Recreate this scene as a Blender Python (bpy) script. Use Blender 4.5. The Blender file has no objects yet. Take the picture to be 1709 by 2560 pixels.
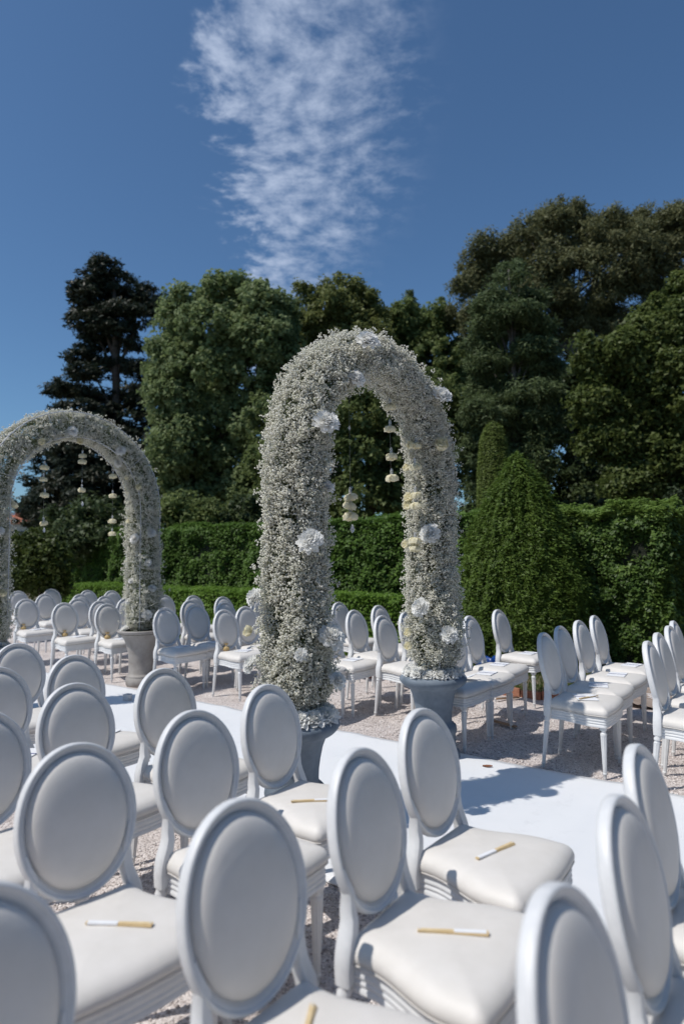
import bpy, bmesh, math, random
import numpy as np
from mathutils import Vector, Matrix, Quaternion
R = math.radians
sc = bpy.context.scene
col = sc.collection
rng = np.random.default_rng(7)
random.seed(7)

# ------------------------------------------------------------------ camera, sky, sun
YAW, PITCH, ROLL, CAMH = 0.6546316574, 0.0679431682, -0.0106113554, 1.6293529618
FPX = 1613.87                       # focal length in photo pixels (photo 1709 x 2560)
_f = np.array([-math.sin(YAW)*math.cos(PITCH), math.cos(YAW)*math.cos(PITCH), math.sin(PITCH)])
_r0 = np.array([math.cos(YAW), math.sin(YAW), 0.0]); _u0 = np.cross(_r0, _f)
_r = math.cos(ROLL)*_r0 + math.sin(ROLL)*_u0
_u = -math.sin(ROLL)*_r0 + math.cos(ROLL)*_u0
cam = bpy.data.cameras.new('camera'); cam_o = bpy.data.objects.new('camera', cam); col.objects.link(cam_o)
M = Matrix(((_r[0], _u[0], -_f[0], 0), (_r[1], _u[1], -_f[1], 0), (_r[2], _u[2], -_f[2], CAMH), (0, 0, 0, 1)))
cam_o.matrix_world = M
cam.sensor_fit = 'VERTICAL'; cam.sensor_height = 36.0; cam.sensor_width = 24.0
cam.lens = FPX/2560*36.0
cam.clip_start = 0.05; cam.clip_end = 6000
cam.dof.use_dof = True; cam.dof.focus_distance = 4.6; cam.dof.aperture_fstop = 1.5
sc.camera = cam_o

SUNV = Vector((-0.31, -0.58, 1.0)).normalized()
sun = bpy.data.lights.new('sun', 'SUN'); sun_o = bpy.data.objects.new('sun', sun); col.objects.link(sun_o)
sun.energy = 3.0; sun.angle = R(0.53); sun.color = (1.0, 0.955, 0.89)
sun_o.rotation_euler = SUNV.to_track_quat('Z', 'Y').to_euler()
sun_o.location = (0, 0, 30)

world = bpy.data.worlds.new('World'); sc.world = world; world.use_nodes = True
wn = world.node_tree.nodes; wl = world.node_tree.links; wn.clear()
def N(nodes, t, **kw):
    n = nodes.new(t)
    for k, v in kw.items():
        if k.startswith('i_'):
            key = k[2:]; key = int(key) if key.isdigit() else key.replace('_', ' ')
            n.inputs[key].default_value = v
        else: setattr(n, k, v)
    return n
def wmath(op, a, b=None, c=None, clamp=False):
    n = wn.new('ShaderNodeMath'); n.operation = op; n.use_clamp = clamp
    for i, v in enumerate((a, b, c)):
        if v is None: continue
        if hasattr(v, 'links'): wl.new(v, n.inputs[i])
        else: n.inputs[i].default_value = v
    return n.outputs[0]
sky = N(wn, 'ShaderNodeTexSky', sky_type='NISHITA', sun_disc=False, sun_elevation=R(56.7),
        sun_rotation=math.atan2(SUNV.x, SUNV.y), altitude=100, air_density=1.0, dust_density=0.9, ozone_density=2.6)
tc = N(wn, 'ShaderNodeTexCoord')
sep = N(wn, 'ShaderNodeSeparateXYZ'); wl.new(tc.outputs['Generated'], sep.inputs[0])
# cloud layer: the direction projected onto a high level sheet, turned so that +v runs along the streak
az0 = 0.705                                   # compass heading of the streak (from +Y towards -X)
hx, hy = -math.sin(az0), math.cos(az0)        # along
sx_, sy_ = math.cos(az0), math.sin(az0)       # across
dx, dy, dz = sep.outputs[0], sep.outputs[1], sep.outputs[2]
zc = wmath('MAXIMUM', dz, 0.05)
al = wmath('DIVIDE', wmath('ADD', wmath('MULTIPLY', dx, hx), wmath('MULTIPLY', dy, hy)), zc)
ac = wmath('DIVIDE', wmath('ADD', wmath('MULTIPLY', dx, sx_), wmath('MULTIPLY', dy, sy_)), zc)
comb = N(wn, 'ShaderNodeCombineXYZ'); wl.new(ac, comb.inputs[0]); wl.new(al, comb.inputs[1])
warp = N(wn, 'ShaderNodeTexNoise', i_Scale=1.7, i_Detail=3.0); wl.new(comb.outputs[0], warp.inputs['Vector'])
wv = N(wn, 'ShaderNodeVectorMath', operation='SCALE'); wv.inputs['Scale'].default_value = 0.16
wl.new(warp.outputs['Color'], wv.inputs[0])
wadd = N(wn, 'ShaderNodeVectorMath', operation='ADD'); wl.new(comb.outputs[0], wadd.inputs[0]); wl.new(wv.outputs[0], wadd.inputs[1])
mp = N(wn, 'ShaderNodeMapping'); mp.inputs['Scale'].default_value = (5.2, 5.4, 1.0); mp.inputs['Rotation'].default_value = (0, 0, R(6))
wl.new(wadd.outputs[0], mp.inputs[0])
n1 = N(wn, 'ShaderNodeTexNoise', i_Scale=2.9, i_Detail=9.0, i_Roughness=0.60); wl.new(mp.outputs[0], n1.inputs['Vector'])
mp2 = N(wn, 'ShaderNodeMapping'); mp2.inputs['Scale'].default_value = (1.6, 1.4, 1.0); wl.new(wadd.outputs[0], mp2.inputs[0])
n2 = N(wn, 'ShaderNodeTexNoise', i_Scale=1.9, i_Detail=4.0, i_Roughness=0.55); wl.new(mp2.outputs[0], n2.inputs['Vector'])
# shape of the streak: between two azimuth limits, ragged by noise
rat = wmath('DIVIDE', ac, wmath('MAXIMUM', al, 0.05))           # tan of azimuth offset
rag = wmath('ADD', wmath('MULTIPLY', wmath('SUBTRACT', n2.outputs[0], 0.5), 0.26), wmath('MULTIPLY', wmath('SUBTRACT', n1.outputs[0], 0.5), 0.12))
ratn = wmath('ADD', rat, rag)
def ramp(v, a, b):      # smooth 0..1 from a to b
    n = wn.new('ShaderNodeMapRange'); n.interpolation_type = 'SMOOTHSTEP'
    wl.new(v, n.inputs[0]); n.inputs[1].default_value = a; n.inputs[2].default_value = b
    return n.outputs[0]
right_lim = wmath('ADD', 0.075, wmath('MULTIPLY', ramp(al, 2.6, 1.2), 0.13))
lefte = ramp(wmath('SUBTRACT', ratn, wmath('MULTIPLY', ramp(al, 1.2, 2.4), 0.075)), -0.200, -0.095)
righte = wmath('SUBTRACT', 1.0, ramp(wmath('SUBTRACT', ratn, right_lim), -0.24, 0.10))
mask = wmath('MULTIPLY', lefte, righte)
soft = wmath('MULTIPLY', wmath('SUBTRACT', mask, 1.0), 0.27)
dens = ramp(wmath('ADD', wmath('ADD', n1.outputs[0], soft), wmath('MULTIPLY', wmath('SUBTRACT', n2.outputs[0], 0.5), 0.55)), 0.22, 0.82)
cl = wmath('MULTIPLY', wmath('MULTIPLY', dens, ramp(mask, 0.0, 0.45)), 0.80, clamp=True)
tint = N(wn, 'ShaderNodeMix', data_type='RGBA', blend_type='MULTIPLY'); tint.inputs[0].default_value = 1.0
wl.new(sky.outputs[0], tint.inputs[6]); tint.inputs[7].default_value = (0.60, 0.80, 0.93, 1)
mixc = N(wn, 'ShaderNodeMix', data_type='RGBA'); wl.new(cl, mixc.inputs[0]); wl.new(tint.outputs[2], mixc.inputs[6])
mixc.inputs[7].default_value = (5.2, 6.0, 7.6, 1)
bg = N(wn, 'ShaderNodeBackground'); bg.inputs[1].default_value = 0.093
wl.new(mixc.outputs[2], bg.inputs[0])
wo = N(wn, 'ShaderNodeOutputWorld'); wl.new(bg.outputs[0], wo.inputs[0])

sc.view_settings.view_transform = 'Standard'; sc.view_settings.look = 'None'
sc.view_settings.exposure = 0.24; sc.view_settings.gamma = 1.0; sc.view_settings.use_curve_mapping = False

# ------------------------------------------------------------------ helpers
def W(x, y, D):
    """world point seen at (x, y) of the photo (1568-wide scale) at depth D metres"""
    px, py = x*1.09, y*1.09
    return np.array([0, 0, CAMH]) + D*(_f + (px-854.5)/FPX*_r - (py-1280)/FPX*_u)
def PX(D): return 1.09*D/FPX           # metres per pixel of that scale at depth D

def tag(o, label=None, cat=None, group=None, kind=None):
    if label: o['label'] = label
    if cat: o['category'] = cat
    if group: o['group'] = group
    if kind: o['kind'] = kind
    return o
def empty(name, loc=(0, 0, 0), rz=0, label=None, cat=None, group=None):
    o = bpy.data.objects.new(name, None); o.location = loc; o.rotation_euler = (0, 0, rz)
    o.empty_display_size = .1; col.objects.link(o); return tag(o, label, cat, group)
def put(name, me, mat=None, parent=None, loc=None):
    o = bpy.data.objects.new(name, me); col.objects.link(o)
    if mat is not None and not me.materials: me.materials.append(mat)
    if parent is not None: o.parent = parent
    if loc is not None: o.location = loc
    return o
def mesh_np(name, V, F, smooth=False, tint=None):
    """V (n,3), F (m,k) all faces with k corners"""
    V = np.asarray(V, dtype=np.float32); F = np.asarray(F, dtype=np.int32)
    me = bpy.data.meshes.new(name); m, k = F.shape
    me.vertices.add(len(V)); me.vertices.foreach_set('co', V.ravel())
    me.loops.add(m*k); me.loops.foreach_set('vertex_index', F.ravel())
    me.polygons.add(m); me.polygons.foreach_set('loop_start', np.arange(0, m*k, k, dtype=np.int32))
    me.polygons.foreach_set('loop_total', np.full(m, k, dtype=np.int32))
    if smooth: me.polygons.foreach_set('use_smooth', np.ones(m, dtype=bool))
    if tint is not None:
        a = me.attributes.new('tint', 'FLOAT', 'FACE'); a.data.foreach_set('value', np.asarray(tint, dtype=np.float32))
    me.update(calc_edges=True); return me
class MB:
    """collects rings / boxes / tubes into one mesh"""
    def __init__(s): s.v = []; s.f = []
    def add(s, V, F):
        o = len(s.v); s.v += [tuple(map(float, p)) for p in V]; s.f += [tuple(i+o for i in f) for f in F]
    def rings(s, rings, close=True, cap0=False, cap1=False, loop=False):
        n = len(rings[0]); o = len(s.v)
        for rg in rings: s.v += [tuple(map(float, p)) for p in rg]
        m = len(rings); rr = range(m if loop else m-1)
        for i in rr:
            j = (i+1) % m
            for k in range(n if close else n-1):
                k2 = (k+1) % n
                s.f.append((o+i*n+k, o+i*n+k2, o+j*n+k2, o+j*n+k))
        if cap0: s.f.append(tuple(o+k for k in reversed(range(n))))
        if cap1: s.f.append(tuple(o+(m-1)*n+k for k in range(n)))
    def tube(s, pts, rad, n=8, caps=True, sect=None):
        pts = [Vector(p) for p in pts]; rings = []
        rad = rad if hasattr(rad, '__len__') else [rad]*len(pts)
        up = None
        for i, p in enumerate(pts):
            t = (pts[min(i+1, len(pts)-1)] - pts[max(i-1, 0)]).normalized()
            if up is None:
                up = Vector((1, 0, 0)) if abs(t.x) < .8 else Vector((0, 1, 0))
            a = (up - t*up.dot(t)).normalized(); b = t.cross(a); up = a
            if sect: rings.append([p + a*(x*rad[i]) + b*(y*rad[i]) for x, y in sect])
            else: rings.append([p + a*(math.cos(2*math.pi*k/n)*rad[i]) + b*(math.sin(2*math.pi*k/n)*rad[i]) for k in range(n)])
        s.rings(rings, cap0=caps, cap1=caps)
    def box(s, c, d, rz=0, bev=0.0):
        bm = bmesh.new(); bmesh.ops.create_cube(bm, size=1)
        for v in bm.verts: v.co = Vector((v.co.x*d[0], v.co.y*d[1], v.co.z*d[2]))
        if bev: bmesh.ops.bevel(bm, geom=list(bm.edges), offset=bev, segments=2, affect='EDGES', profile=.6)
        cr, sr = math.cos(rz), math.sin(rz)
        bm.verts.index_update()
        V = [(c[0]+v.co.x*cr-v.co.y*sr, c[1]+v.co.x*sr+v.co.y*cr, c[2]+v.co.z) for v in bm.verts]
        s.add(V, [tuple(v.index for v in f.verts) for f in bm.faces]); bm.free()
    def lathe(s, prof, n=24, axis0=(0, 0, 0), axis1=None, flute=0.0, cap=True):
        """prof: (r, t) with t = height (or position along axis0->axis1 when given)"""
        a0 = Vector(axis0); rings = []
        for r_, t_ in prof:
            if axis1 is None: c = a0 + Vector((0, 0, t_))
            else: c = a0.lerp(Vector(axis1), t_)
            fl = flute if (r_ > .012 and flute) else 0
            rings.append([(c.x+(r_-(fl if k % 2 else 0))*math.cos(2*math.pi*k/n), c.y+(r_-(fl if k % 2 else 0))*math.sin(2*math.pi*k/n), c.z) for k in range(n)])
        s.rings(rings, cap0=cap, cap1=cap)
    def mesh(s, name, smooth=True, auto=None):
        me = bpy.data.meshes.new(name); me.from_pydata(s.v, [], s.f)
        bm = bmesh.new(); bm.from_mesh(me); bmesh.ops.recalc_face_normals(bm, faces=bm.faces)
        if auto is not None:
            for e in bm.edges:
                if len(e.link_faces) == 2 and e.calc_face_angle(0) > auto: e.smooth = False
        bm.to_mesh(me); bm.free()
        if smooth: me.polygons.foreach_set('use_smooth', [True]*len(me.polygons))
        me.update(); return me

# ---- value noise (numpy)
def vnoise(P, seed=0):
    P = np.asarray(P, dtype=np.float64); I = np.floor(P).astype(np.int64); f = P-I; f = f*f*(3-2*f)
    def h(i, j, k):
        x = (i*374761393 + j*668265263 + k*2147483647 + seed*144665) & 0xffffffff
        x = ((x ^ (x >> 13))*1274126177) & 0xffffffff
        return ((x ^ (x >> 16)) & 0xffff)/65535.0
    out = 0
    for a in (0, 1):
        for b in (0, 1):
            for c in (0, 1):
                w = (f[:, 0] if a else 1-f[:, 0])*(f[:, 1] if b else 1-f[:, 1])*(f[:, 2] if c else 1-f[:, 2])
                out = out + w*h(I[:, 0]+a, I[:, 1]+b, I[:, 2]+c)
    return out
def rdir(n):
    d = rng.normal(size=(n, 3)); return d/np.linalg.norm(d, axis=1, keepdims=True)
def unit(v): return v/np.maximum(np.linalg.norm(v, axis=1, keepdims=True), 1e-9)

# ------------------------------------------------------------------ materials
def new_mat(name):
    m = bpy.data.materials.new(name); m.use_nodes = True; nt = m.node_tree
    return m, nt.nodes, nt.links, nt.nodes['Principled BSDF']
def noise_mat(name, c1, c2, scale=8, rough=.6, bump=0.0, bscale=None, detail=5, spec=.5, rough2=None, obj=True, coat=0.0, bdist=0.01):
    m, n, l, p = new_mat(name)
    t = n.new('ShaderNodeTexCoord'); no = N(n, 'ShaderNodeTexNoise', i_Scale=scale, i_Detail=detail, i_Roughness=.6)
    l.new(t.outputs['Object'], no.inputs['Vector'])
    cr = n.new('ShaderNodeValToRGB'); cr.color_ramp.elements[0].color = (*c1, 1); cr.color_ramp.elements[1].color = (*c2, 1)
    cr.color_ramp.elements[0].position = .32; cr.color_ramp.elements[1].position = .68
    l.new(no.outputs[0], cr.inputs[0]); l.new(cr.outputs[0], p.inputs['Base Color'])
    p.inputs['Roughness'].default_value = rough; p.inputs['Specular IOR Level'].default_value = spec
    p.inputs['Coat Weight'].default_value = coat
    if rough2 is not None:
        mr = n.new('ShaderNodeMapRange'); l.new(no.outputs[0], mr.inputs[0]); mr.inputs[3].default_value = rough; mr.inputs[4].default_value = rough2
        l.new(mr.outputs[0], p.inputs['Roughness'])
    if bump:
        nb = N(n, 'ShaderNodeTexNoise', i_Scale=bscale or scale*3, i_Detail=6.0); l.new(t.outputs['Object'], nb.inputs['Vector'])
        b = n.new('ShaderNodeBump'); b.inputs['Strength'].default_value = bump; b.inputs['Distance'].default_value = bdist
        l.new(nb.outputs[0], b.inputs['Height']); l.new(b.outputs[0], p.inputs['Normal'])
    return m
def leaf_mat(name, dark, mid, light, trans=.25, rough=.55, spec=.3):
    m, n, l, p = new_mat(name)
    at = N(n, 'ShaderNodeAttribute', attribute_name='tint')
    cr = n.new('ShaderNodeValToRGB'); e = cr.color_ramp.elements
    e[0].color = (*dark, 1); e[0].position = 0; e[1].color = (*light, 1); e[1].position = 1
    x = e.new(.5); x.color = (*mid, 1)
    l.new(at.outputs['Fac'], cr.inputs[0]); l.new(cr.outputs[0], p.inputs['Base Color'])
    p.inputs['Roughness'].default_value = rough; p.inputs['Specular IOR Level'].default_value = spec
    tr = n.new('ShaderNodeBsdfTranslucent'); l.new(cr.outputs[0], tr.inputs[0])
    mx = n.new('ShaderNodeMixShader'); mx.inputs[0].default_value = trans
    l.new(p.outputs[0], mx.inputs[1]); l.new(tr.outputs[0], mx.inputs[2]); l.new(mx.outputs[0], n['Material Output'].inputs[0])
    return m
MAT = {}
MAT['paint'] = noise_mat('white_lacquer', (.68, .69, .70), (.75, .755, .76), 26, .36, .06, 60, spec=.45, rough2=.5, bdist=.002)
MAT['leather'] = noise_mat('white_leatherette', (.695, .665, .625), (.745, .715, .68), 9, .52, .12, 260, spec=.35, bdist=.0015)
_n, _l = MAT['leather'].node_tree.nodes, MAT['leather'].node_tree.links
_p = _n['Principled BSDF']; _t = _n.new('ShaderNodeTexCoord'); _oi = _n.new('ShaderNodeObjectInfo')
_ad = N(_n, 'ShaderNodeVectorMath', operation='ADD'); _l.new(_t.outputs['Object'], _ad.inputs[0]); _l.new(_oi.outputs['Location'], _ad.inputs[1])
_w = N(_n, 'ShaderNodeTexNoise', i_Scale=7.0, i_Detail=3.0, i_Distortion=1.2); _l.new(_ad.outputs[0], _w.inputs['Vector'])
_b = _n.new('ShaderNodeBump'); _b.inputs['Strength'].default_value = .35; _b.inputs['Distance'].default_value = .006
_l.new(_w.outputs[0], _b.inputs['Height']); _ob = [q for q in _n if q.type == 'BUMP' and q != _b][0]
_l.new(_ob.outputs[0], _b.inputs['Normal']); _l.new(_b.outputs[0], _p.inputs['Normal'])
MAT['carpet'] = None
MAT['urn_blue'] = noise_mat('blue_grey_stone', (.095, .125, .160), (.205, .245, .295), 4.5, .75, .35, 45, bdist=.004)
MAT['urn_beige'] = noise_mat('beige_stone', (.25, .23, .215), (.43, .405, .38), 4.5, .8, .3, 55, bdist=.004)
MAT['soil'] = noise_mat('floral_moss', (.02, .03, .015), (.05, .06, .03), 30, .95, .5, 60)
MAT['steel'] = noise_mat('white_painted_steel', (.50, .52, .55), (.62, .64, .66), 30, .4, 0)
MAT['floret'] = leaf_mat('gypsophila_floret', (.89, .89, .75), (.94, .93, .84), (.96, .95, .90), .40, .7, .2)
MAT['stems'] = leaf_mat('gypsophila_stem', (.14, .17, .08), (.26, .30, .17), (.50, .54, .40), .4, .7, .2)
MAT['petal_w'] = leaf_mat('white_petal', (.93, .93, .91), (.95, .95, .93), (.96, .96, .94), .45, .6, .2)
MAT['petal_c'] = leaf_mat('cream_petal', (.92, .88, .70), (.93, .89, .73), (.94, .91, .78), .5, .6, .2)
MAT['crystal'] = noise_mat('clear_glass_drop', (.8, .82, .85), (.9, .9, .92), 10, .08, 0)
MAT['crystal'].node_tree.nodes['Principled BSDF'].inputs['Transmission Weight'].default_value = .7
MAT['thread'] = noise_mat('thin_thread', (.25, .27, .27), (.35, .36, .36), 10, .5, 0)
MAT['bamboo'] = noise_mat('bamboo_wood', (.66, .50, .27), (.76, .60, .36), 40, .5, 0)
MAT['paper'] = noise_mat('white_paper', (.78, .79, .82), (.84, .85, .87), 30, .7, 0)
MAT['ribbon'] = noise_mat('blue_ribbon', (.05, .07, .20), (.08, .10, .28), 30, .5, 0)
MAT['burlap'] = noise_mat('tan_organza', (.48, .33, .13), (.62, .46, .24), 40, .8, .4, 200, bdist=.003)
MAT['bark'] = noise_mat('brown_bark', (.045, .035, .028), (.11, .09, .075), 6, .9, .8, 16, bdist=.05)
MAT['bark_grey'] = noise_mat('grey_bark', (.07, .062, .055), (.16, .145, .13), 6, .9, .8, 16, bdist=.05)
MAT['terracotta'] = noise_mat('terracotta', (.26, .10, .06), (.40, .19, .12), 12, .85, .4, 60)
MAT['plank'] = noise_mat('weathered_plank', (.24, .15, .09), (.38, .26, .17), 14, .8, .4, 60)
MAT['blue_bag'] = noise_mat('blue_plastic', (.004, .03, .16), (.01, .06, .26), 8, .35, .4, 30)
MAT['wall'] = noise_mat('cream_plaster', (.55, .47, .38), (.66, .58, .48), 3, .9, .1)
MAT['roof'] = noise_mat('red_roof_tile', (.30, .10, .06), (.44, .17, .10), 3, .85, .3)
MAT['shutter'] = noise_mat('dark_glass', (.02, .03, .04), (.05, .06, .07), 3, .3, 0)
MAT['dryleaf'] = noise_mat('dry_brown_leaf', (.16, .06, .03), (.28, .12, .06), 30, .7, 0)
MAT['greybox'] = noise_mat('grey_plastic', (.60, .60, .60), (.68, .68, .68), 20, .5, 0)
# foliage
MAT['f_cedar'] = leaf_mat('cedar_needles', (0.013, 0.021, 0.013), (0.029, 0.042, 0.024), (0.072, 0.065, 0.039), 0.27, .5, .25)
MAT['f_linden'] = leaf_mat('broad_leaves', (.125, .168, .064), (.205, .262, .108), (.315, .375, .190), .45, .55, .2)
MAT['f_mid'] = leaf_mat('mixed_leaves', (.110, .125, .042), (.175, .200, .064), (.280, .300, .115), .45, .55, .2)
MAT['f_mid2'] = leaf_mat('olive_leaves', (.100, .135, .046), (.160, .205, .070), (.260, .310, .115), .45, .55, .2)
MAT['f_aleppo'] = leaf_mat('pine_needles', (.095, .100, .044), (.155, .162, .075), (.250, .250, .125), .38, .55, .2)
MAT['f_pine'] = leaf_mat('dark_pine_needles', (.062, .088, .036), (.105, .142, .058), (.175, .220, .098), .35, .55, .2)
MAT['f_olive'] = leaf_mat('yellowish_leaves', (.070, .098, .026), (.115, .152, .042), (.200, .235, .075), .45, .5, .25)
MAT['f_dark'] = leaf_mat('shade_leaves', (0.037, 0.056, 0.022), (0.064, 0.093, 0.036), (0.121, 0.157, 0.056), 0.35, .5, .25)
MAT['f_hedge'] = leaf_mat('laurel_leaves', (0.060, 0.111, 0.020), (0.103, 0.188, 0.035), (0.179, 0.291, 0.062), 0.40, .5, .25)
MAT['f_lowhedge'] = leaf_mat('privet_leaves', (0.086, 0.154, 0.023), (0.145, 0.257, 0.039), (0.257, 0.394, 0.076), 0.45, .5, .25)
MAT['f_yew'] = leaf_mat('yew_needles', (.062, .105, .018), (.108, .172, .030), (.185, .270, .056), .40, .5, .25)
MAT['f_cypress'] = leaf_mat('cypress_scales', (0.110, 0.150, 0.036), (0.161, 0.211, 0.052), (0.231, 0.292, 0.081), 0.30, .5, .25)
MAT['f_bush'] = leaf_mat('yellow_green_leaves', (.035, .055, .012), (.060, .085, .018), (.110, .140, .032), .3, .5, .25)
MAT['f_laurel'] = leaf_mat('dark_laurel_leaves', (.050, .092, .020), (.085, .150, .034), (.210, .310, .075), .4, .45, .3)
MAT['f_shaded'] = leaf_mat('shade_darkened_leaves', (.016, .026, .012), (.030, .044, .020), (.060, .080, .034), .2, .6, .2)  # leaf colour darkened to stand in for the shade beside the hedge end
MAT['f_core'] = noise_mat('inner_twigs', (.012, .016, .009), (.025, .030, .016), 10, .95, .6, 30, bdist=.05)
MAT['grass'] = leaf_mat('grass_blades', (.050, .085, .020), (.085, .130, .030), (.14, .18, .06), .3)

# gravel
m, n, l, p = new_mat('pale_gravel'); MAT['gravel'] = m
t = n.new('ShaderNodeTexCoord')
v1 = N(n, 'ShaderNodeTexVoronoi', i_Scale=95.0); l.new(t.outputs['Object'], v1.inputs['Vector'])
v2 = N(n, 'ShaderNodeTexNoise', i_Scale=2.2, i_Detail=6.0); l.new(t.outputs['Object'], v2.inputs['Vector'])
hs = n.new('ShaderNodeSeparateColor'); l.new(v1.outputs['Color'], hs.inputs[0])
cr = n.new('ShaderNodeValToRGB'); e = cr.color_ramp.elements
e[0].color = (.36, .315, .30, 1); e[1].color = (.78, .73, .71, 1); x = e.new(.35); x.color = (.60, .55, .53, 1)
l.new(hs.outputs[0], cr.inputs[0])
mx = N(n, 'ShaderNodeMix', data_type='RGBA', blend_type='MULTIPLY'); mx.inputs[0].default_value = 1
cr2 = n.new('ShaderNodeValToRGB'); cr2.color_ramp.elements[0].color = (.80, .76, .74, 1); cr2.color_ramp.elements[1].color = (1, .99, .98, 1)
cr2.color_ramp.elements[0].position = .3; cr2.color_ramp.elements[1].position = .7
l.new(v2.outputs[0], cr2.inputs[0]); l.new(cr.outputs[0], mx.inputs[6]); l.new(cr2.outputs[0], mx.inputs[7])
l.new(mx.outputs[2], p.inputs['Base Color']); p.inputs['Roughness'].default_value = .9
b = n.new('ShaderNodeBump'); b.inputs['Strength'].default_value = .9; b.inputs['Distance'].default_value = .006
inv = N(n, 'ShaderNodeMath', operation='SUBTRACT'); inv.inputs[0].default_value = 1; l.new(v1.outputs['Distance'], inv.inputs[1])
l.new(inv.outputs[0], b.inputs['Height']); l.new(b.outputs[0], p.inputs['Normal'])
# pebble material uses tint
MAT['pebble'] = leaf_mat('pebble', (.32, .28, .265), (.62, .565, .545), (.82, .78, .76), 0.0, .85, .2)
# ground
m, n, l, p = new_mat('park_ground'); MAT['ground'] = m
t = n.new('ShaderNodeTexCoord'); a = N(n, 'ShaderNodeTexNoise', i_Scale=.8, i_Detail=8.0); l.new(t.outputs['Object'], a.inputs['Vector'])
cr = n.new('ShaderNodeValToRGB'); e = cr.color_ramp.elements
e[0].color = (.07, .075, .03, 1); e[0].position = .35; e[1].color = (.16, .12, .08, 1); e[1].position = .65
l.new(a.outputs[0], cr.inputs[0]); l.new(cr.outputs[0], p.inputs['Base Color']); p.inputs['Roughness'].default_value = .95
# carpet
m, n, l, p = new_mat('white_carpet'); MAT['carpet'] = m
t = n.new('ShaderNodeTexCoord'); a = N(n, 'ShaderNodeTexNoise', i_Scale=1.3, i_Detail=6.0, i_Roughness=.6); l.new(t.outputs['Object'], a.inputs['Vector'])
cr = n.new('ShaderNodeValToRGB'); e = cr.color_ramp.elements
e[0].color = (.735, .75, .77, 1); e[0].position = .3; e[1].color = (.80, .805, .815, 1); e[1].position = .7
l.new(a.outputs[0], cr.inputs[0]); l.new(cr.outputs[0], p.inputs['Base Color']); p.inputs['Roughness'].default_value = .92
p.inputs['Sheen Weight'].default_value = .2
a3 = N(n, 'ShaderNodeTexNoise', i_Scale=5.5, i_Detail=8.0, i_Roughness=.7, i_Distortion=.6); l.new(t.outputs['Object'], a3.inputs['Vector'])
sm3 = n.new('ShaderNodeMapRange'); sm3.inputs[1].default_value = .56; sm3.inputs[2].default_value = .78; sm3.inputs[3].default_value = 1.0; sm3.inputs[4].default_value = .88; l.new(a3.outputs[0], sm3.inputs[0])
mm = N(n, 'ShaderNodeMix', data_type='RGBA', blend_type='MULTIPLY'); mm.inputs[0].default_value = 1; l.new(cr.outputs[0], mm.inputs[6]); l.new(sm3.outputs[0], mm.inputs[7]); l.new(mm.outputs[2], p.inputs['Base Color'])
a2 = N(n, 'ShaderNodeTexNoise', i_Scale=260.0, i_Detail=3.0); l.new(t.outputs['Object'], a2.inputs['Vector'])
b = n.new('ShaderNodeBump'); b.inputs['Strength'].default_value = .35; b.inputs['Distance'].default_value = .002
l.new(a2.outputs[0], b.inputs['Height']); l.new(b.outputs[0], p.inputs['Normal'])

# ------------------------------------------------------------------ setting
def grid_mesh(name, x0, x1, y0, y1, step, zf, smooth=True):
    xs = np.arange(x0, x1+step*.5, step); ys = np.arange(y0, y1+step*.5, step)
    X, Y = np.meshgrid(xs, ys); P = np.stack([X.ravel(), Y.ravel(), np.zeros(X.size)], 1); P[:, 2] = zf(P)
    nx, ny = len(xs), len(ys); i = np.arange((nx-1)*(ny-1)); a = (i//(nx-1))*nx + i % (nx-1)
    return mesh_np(name, P, np.stack([a, a+1, a+nx+1, a+nx], 1), smooth)
CY0, CY1 = 2.62, 4.87
def gravel_z(P):
    z = (vnoise(P*[2.6, 2.6, 1], 1)-.5)*.030 + (vnoise(P*[9, 9, 1], 2)-.5)*.020 + (vnoise(P*[24, 24, 1], 3)-.5)*.008
    y = P[:, 1]; inside = np.clip(np.minimum(y-(CY0-.05), (CY1+.05)-y)/.06, 0, 1)
    return z*(1-inside) - .012*inside - .004
g = put('ground', grid_mesh('ground', -2500, 2500, -2500, 2500, 250, lambda P: np.full(len(P), -.06)), MAT['ground']); tag(g, kind='structure')
g = put('gravel_border', grid_mesh('gravel_border', -30, 12, -12, 8.6, 1.0, lambda P: np.full(len(P), -.035)), MAT['gravel']); tag(g, kind='structure')
g = put('gravel', grid_mesh('gravel', -16.4, 2.4, .2, 8.6, .05, gravel_z), MAT['gravel']); tag(g, kind='structure')
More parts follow.
